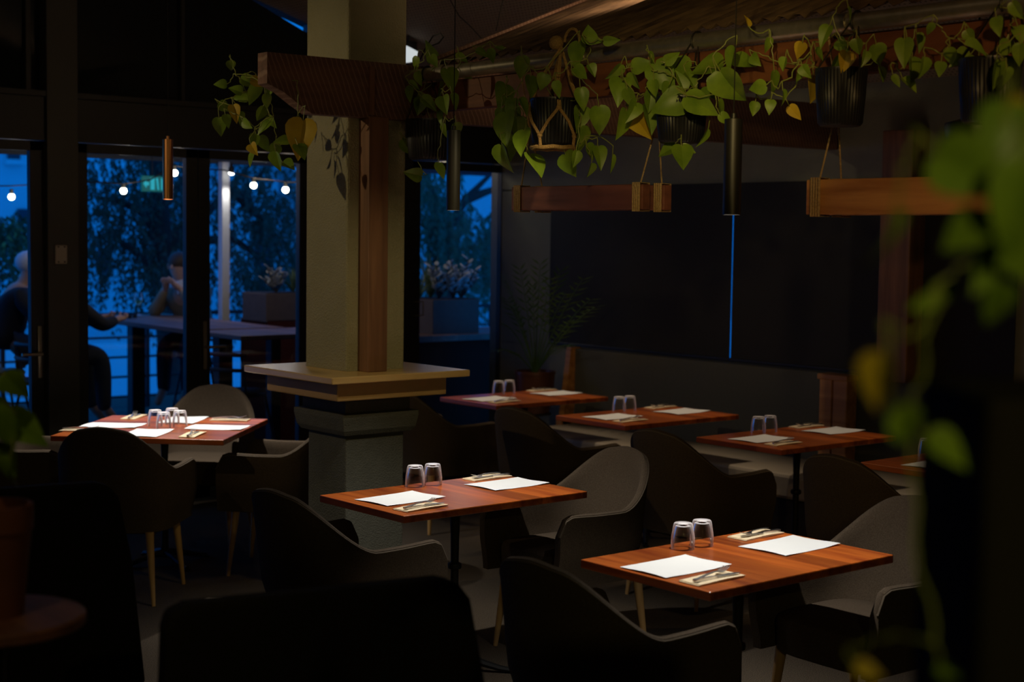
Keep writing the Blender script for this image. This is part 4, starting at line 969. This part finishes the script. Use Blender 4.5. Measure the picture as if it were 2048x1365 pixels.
# outdoor furniture
t = thing('bar_table', 'long high outdoor table where the people sit', 'table', (5.93, 11.45, 0), radians(-3))
MB().box((-.40, -1.12, 1.01), (.40, 1.12, 1.05), .006).build('tabletop', 'outtable', t)
for sy in (-.85, .85):
    MB().box((-.06, sy-.06, .03), (.06, sy+.06, 1.01), .005).build('leg', 'iron', t); MB().box((-.32, sy-.06, 0), (.32, sy+.06, .035), .005).build('foot', 'iron', t)
a = atZ(484, 672, 1.05)
t = thing('bar_table', 'smaller high outdoor table left of the column', 'table', (a.x+.45, a.y+.32, 0))
MB().box((-.47, -.34, 1.015), (.47, .34, 1.05), .005).build('tabletop', 'outtable', t); MB().box((-.04, -.04, .03), (.04, .04, 1.015)).build('leg', 'iron', t); MB().lathe([(.25, 0), (.25, .02), (.04, .035), (0, .035)], 24).build('foot', 'iron', t)
def stool(x, y, rz, lab):
    t = thing('bar_stool', lab, 'stool', (x, y, 0), rz, 'dark outdoor bar stools')
    MB().lathe([(0, .60), (.19, .60), (.20, .615), (.20, .63), (.17, .645), (0, .645)], 24).build('seat', 'iron', t)
    bk = MB(); 
    for z in (.80, .91): bk.tube([(-.19+.06*(1-cos(a)), .19*sin(a), z) for a in [radians(-80+20*k) for k in range(9)]], .014, 8)
    for yy in (-.15, .15): bk.tube([(-.10, yy, .63), (-.16, yy, .92)], .009, 8)
    bk.build('backrest', 'iron', t)
    for sx in (-1, 1):
        for sy in (-1, 1): MB().tube([(sx*.22, sy*.22, 0), (sx*.13, sy*.13, .60)], .012, 8).build('leg', 'iron', t)
    MB().tube([(.19, .19, .25), (.19, -.19, .25), (-.19, -.19, .25), (-.19, .19, .25)], .009, 6, closed=True).build('footrest', 'iron', t)
    return t
s0_ = stool(4.70, 12.15, 0, 'dark bar stool under the person in the white cap')
dup(s0_, (4.72, 11.30, 0), 0, 'dark bar stool left of the long outdoor table, nearest the doors')
dup(s0_, (6.62, 12.3, 0), pi, 'dark bar stool under the person facing the doors')
dup(s0_, (5.55, 9.75, 0), radians(20), 'dark bar stool in front of the smaller outdoor table')
# wine glass + sunglasses on the outdoor table
q = atZ(277, 631, 1.052); t = thing('wine_glass', 'stemmed glass of white wine on the long outdoor table', 'glass', q)
MB().lathe([(.032, 0), (.03, .003), (.004, .008), (.004, .085), (.02, .095), (.036, .125), (.036, .15), (.029, .20), (.0275, .20), (.0345, .15), (.0345, .127), (.019, .098), (0, .094)], 24).build('bowl', 'glass', t)
MB().lathe([(0, .096), (.0185, .099), (.0335, .127), (.0335, .135), (0, .135)], 20).build('wine', 'wine', t)
q = atZ(265, 637, 1.055); sg = MB()
for s_ in (-1, 1):
    sg.box((s_*.035-.024, -.003, .0), (s_*.035+.024, .003, .04), .008); sg.tube([(s_*.06, 0, .035), (s_*.063, .07, .032), (s_*.06, .12, .01)], .0025, 6)
sg.tube([(-.012, 0, .028), (.012, 0, .028)], .003, 6); o = tag(sg.build('sunglasses', 'blackmetal'), 'dark sunglasses lying beside the wine glass on the outdoor table', 'sunglasses'); o.location = q; o.rotation_euler = (0, 0, .5)
# planter boxes and their plants
def planter(lab, p0, p1, Y, dz):
    a = atY(*p0, Y); b = atY(*p1, Y); t = thing('planter_box', lab, 'planter', ((a.x+b.x)/2, Y+dz/2, b.z), 0, 'slate outdoor planters'); w_ = (b.x-a.x)/2; h_ = a.z-b.z
    bx = MB(); bx.box((-w_, -dz/2, 0), (w_, dz/2, h_), .006); bx.build('box', 'planter', t); MB().box((-w_*.93, -dz*.46, h_), (w_*.93, dz*.46, h_+.004)).build('soil', 'soil', t)
    return (a.x+b.x)/2, Y+dz/2, a.z, w_
bt = MB(); b0 = atY(835, 672, 9.55)
bt.box((6.3, 9.5, b0.z-.05), (9.4, 10.2, b0.z), .005)
o = tag(bt.build('outdoor_shelf', 'outtable'), 'timber shelf carrying the planter outside right of the column', 'shelf')
tag(MB().box((6.32, 9.56, -.01), (9.4, 10.15, b0.z-.05)).build('clad_wall', 'purple'), 'maroon timber clad low wall under the planter shelf', 'wall')
q1 = planter('slate planter of silvery succulents seen right of the column', (866, 600), (958, 672), 9.62, .42)
q2 = planter('slate planter seen just left of the column', (533, 588), (640, 642), 11.0, .40)
tag(MB().box((q2[0]-.25, 11.0, -.01), (q2[0]+.9, 11.45, atY(533, 642, 11.0).z)).build('clad_wall', 'purple'), 'maroon timber clad low wall left of the column', 'wall')
def succulent(lab, c_, R, H, n=11):
    t = thing('succulent', lab, 'plant', c_, 0, 'silvery succulents'); st = MB(); lf = MB()
    for k in range(n):
        a = random.uniform(0, 6.3); r_ = R*random.uniform(.2, 1); h_ = H*random.uniform(.45, 1); e_ = Vector((r_*cos(a), r_*sin(a)*.6, h_)); st.tube([(0, 0, 0), (e_.x*.5, e_.y*.5, h_*.5), e_], .006, 6)
        for j in range(7):
            u_ = .35+.65*j/6; p_ = e_*u_; b_ = random.uniform(0, 6.3)+j*1.57
            d_ = Vector((cos(b_), sin(b_), .7)).normalized(); L = random.uniform(.035, .06); tip = p_+d_*L
            M = Matrix.Translation(p_+d_*L*.6) @ d_.to_track_quat('Z', 'Y').to_matrix().to_4x4() @ Matrix.Diagonal((1, .28, 1, 1))
            lf.ell((0, 0, 0), (L*.42, L*.42, L*.62), 8, M)
    st.build('stems', 'bark', t); lf.build('leaves', 'succ', t); return t
def strappy(lab, c_, L, n=26):
    t = thing('spiky_plant', lab, 'plant', c_, 0, 'spiky strap leaved plants'); f = MB(); f.recalc = False
    for k in range(n):
        a = random.uniform(0, 6.3); sp = random.uniform(.15, .9); l_ = L*random.uniform(.6, 1); pv = None; vv = []
        for i in range(7):
            u_ = i/6; p_ = Vector((cos(a)*sp*l_*u_, sin(a)*sp*l_*u_*.7, l_*(u_-.45*sp*u_*u_))); wv = Vector((-sin(a), cos(a), 0))*.010*(1-u_**2+.05); vv += [p_-wv, p_+wv]
        f.add(vv, [(2*i, 2*i+1, 2*i+3, 2*i+2) for i in range(6)], False)
    f.build('strap_leaves', 'spiky', t); return t
x, yy, zz, w_ = q1
strappy('spiky green plant behind the succulents in the right planter', (x-.03, yy+.10, zz), .42, 34)
strappy('low spiky green plant at the left end of the right planter', (x-.22, yy, zz-.0), .26, 24)
succulent('silvery succulent at the left of the right planter', (x-.08, yy-.08, zz), .13, .30); succulent('silvery succulent in the middle of the right planter', (x+.05, yy-.10, zz), .12, .22, 13)
succulent('silvery succulent at the right end of the right planter', (x+.17, yy-.05, zz), .17, .32, 15)
x, yy, zz, w_ = q2
succulent('silvery succulent in the planter just left of the column', (x-.08, yy-.05, zz), .15, .22, 14); strappy('spiky plant in the planter just left of the column', (x+.12, yy, zz), .32, 24)

# ================================================================ PEOPLE outside
def skin_obj(name, mt, joints, edges, parent, root=0, sub=2):
    me = bpy.data.meshes.new(name); me.from_pydata([j[:3] for j in joints], edges, []); me.materials.append(MT[mt])
    o = bpy.data.objects.new(name, me); COL.objects.link(o); o.parent = parent
    md = o.modifiers.new('skin', 'SKIN'); md.use_smooth_shade = True
    sv = me.skin_vertices[0].data if me.skin_vertices else None
    if sv is None:
        bm = bmesh.new(); bm.from_mesh(me); bm.verts.layers.skin.verify(); bm.to_mesh(me); bm.free(); sv = me.skin_vertices[0].data
    for i, j in enumerate(joints): r = j[3]; sv[i].radius = (r, r) if not isinstance(r, tuple) else r; sv[i].use_root = (i == root)
    s = o.modifiers.new('sub', 'SUBSURF'); s.levels = sub; s.render_levels = sub
    return o
def person(lab, x, y, rz, lean, hands, jacket, headtilt=0, cap=None, scarf=False, feet_z=.27):
    """sits on a stool, facing +X locally; hands = two target points (local)"""
    t = thing('person', lab, 'person', (x, y, 0), rz)
    P = [(0, 0, .80, .13)]; E = []
    def add(p, r, par): P.append((*p, r)); E.append((par, len(P)-1)); return len(P)-1
    lx = lean
    a = add((lx*.25, 0, .95), .125, 0); b = add((lx*.6, 0, 1.12), .14, a); c_ = add((lx*.9, 0, 1.25), .125, b); nk = add((lx*1.05+.01, 0, 1.34), .055, c_)
    hb = add((lx*1.15+.03+headtilt, 0, 1.41), .07, nk); hm = add((lx*1.2+.035+headtilt, 0, 1.49), .092, hb); ht = add((lx*1.2+.02+headtilt, 0, 1.57), .07, hm)
    JA = [(c_, -1), (c_, 1)]; arm = []
    for (q, s_), hd in zip(JA, hands):
        sh = add((lx*.9, s_*.19, 1.25), .06, q); el = add((lerp(lx*.9, hd[0], .5)+.02, s_*.25, min(1.05, hd[2])-.0), .045, sh); wr_ = add((hd[0]-.05, lerp(s_*.25, hd[1], .8), lerp(1.08, hd[2], .8)), .028, el)
        pm = add(hd, .036, wr_); arm.append((sh, el, wr_))
        for k in range(4): f1 = add((hd[0]+.045, hd[1]+(k-1.5)*.017, hd[2]+.02), .009, pm); add((hd[0]+.055-.004*abs(k-1.5), hd[1]+(k-1.5)*.016-s_*.015, hd[2]+.05), .008, f1)
        f1 = add((hd[0]+.01, hd[1]-s_*.035, hd[2]+.035), .010, pm); add((hd[0]+.02, hd[1]-s_*.04, hd[2]+.06), .009, f1)
    for s_ in (-1, 1):
        kn = add((.42, s_*.12, .82), .07, 0); an = add((.44, s_*.12, .40), .045, kn); add((.55, s_*.12, feet_z), .035, an)
    skin_obj('body', 'skin', P, E, t)
    # jacket over torso and arms
    J = [(*P[0][:3], .15)]; EE = []
    def aj(i, r, par): J.append((*P[i][:3], r)); EE.append((par, len(J)-1)); return len(J)-1
    j1 = aj(a, .155, 0); j2 = aj(b, .17, j1); j3 = aj(c_, .15, j2); J.append((lx*1.0, 0, 1.31, .075)); EE.append((j3, len(J)-1))
    for sh, el, wr_ in arm: k1 = aj(sh, .08, j3); k2 = aj(el, .062, k1); aj(wr_, .042, k2)
    skin_obj('jacket', jacket, J, EE, t)
    Q = [(0, 0, .80, .16)]; QE = []
    for s_ in (-1, 1):
        Q.append((.42, s_*.12, .82, .085)); QE.append((0, len(Q)-1)); Q.append((.44, s_*.12, .36, .058)); QE.append((len(Q)-2, len(Q)-1))
    skin_obj('trousers', 'jeans', Q, QE, t)
    hc_ = Vector(P[hm][:3]); fc = MB()
    fc.ell(hc_+Vector((.10, 0, -.01)), (.018, .014, .024), 8); fc.ell(hc_+Vector((.0, -.095, -.005)), (.018, .01, .03), 8); fc.ell(hc_+Vector((.0, .095, -.005)), (.018, .01, .03), 8); fc.build('face_features', 'skin', t)
    hr = MB(); hr.ell(hc_+Vector((-.022, 0, .035)), (.105, .10, .095), 16); hr.build('cap' if cap else 'hair', 'white' if cap else 'hair', t)
    if scarf: sf_ = MB(); nkp = Vector(P[nk][:3]); sf_.tube([nkp+Vector((.075*cos(u), .085*sin(u), -.01+.015*sin(2*u))) for u in [2*pi*k/14 for k in range(14)]], .032, 8, closed=True); sf_.tube([nkp+Vector((.08, .03, 0)), nkp+Vector((.13, .05, -.10))], [.03, .02], 8); sf_.build('scarf', 'white', t)
    return t
person('person in a white cap and dark jacket seated outside at the far left', 4.70, 12.15, radians(-20), .16, ((.45, -.10, 1.09), (.45, .10, 1.09)), 'darkcloth', .02, cap=True)
person('person in a dark jacket seated outside behind the thick post, back turned', 4.72, 11.30, radians(0), .14, ((.58, -.12, 1.09), (.58, .12, 1.09)), 'darkcloth')
person('person in a beige jacket and white scarf outside with hands raised to the chin', 6.62, 12.3, radians(180+30), .30, ((.52, -.035, 1.34), (.52, .035, 1.34)), 'beige', scarf=True)
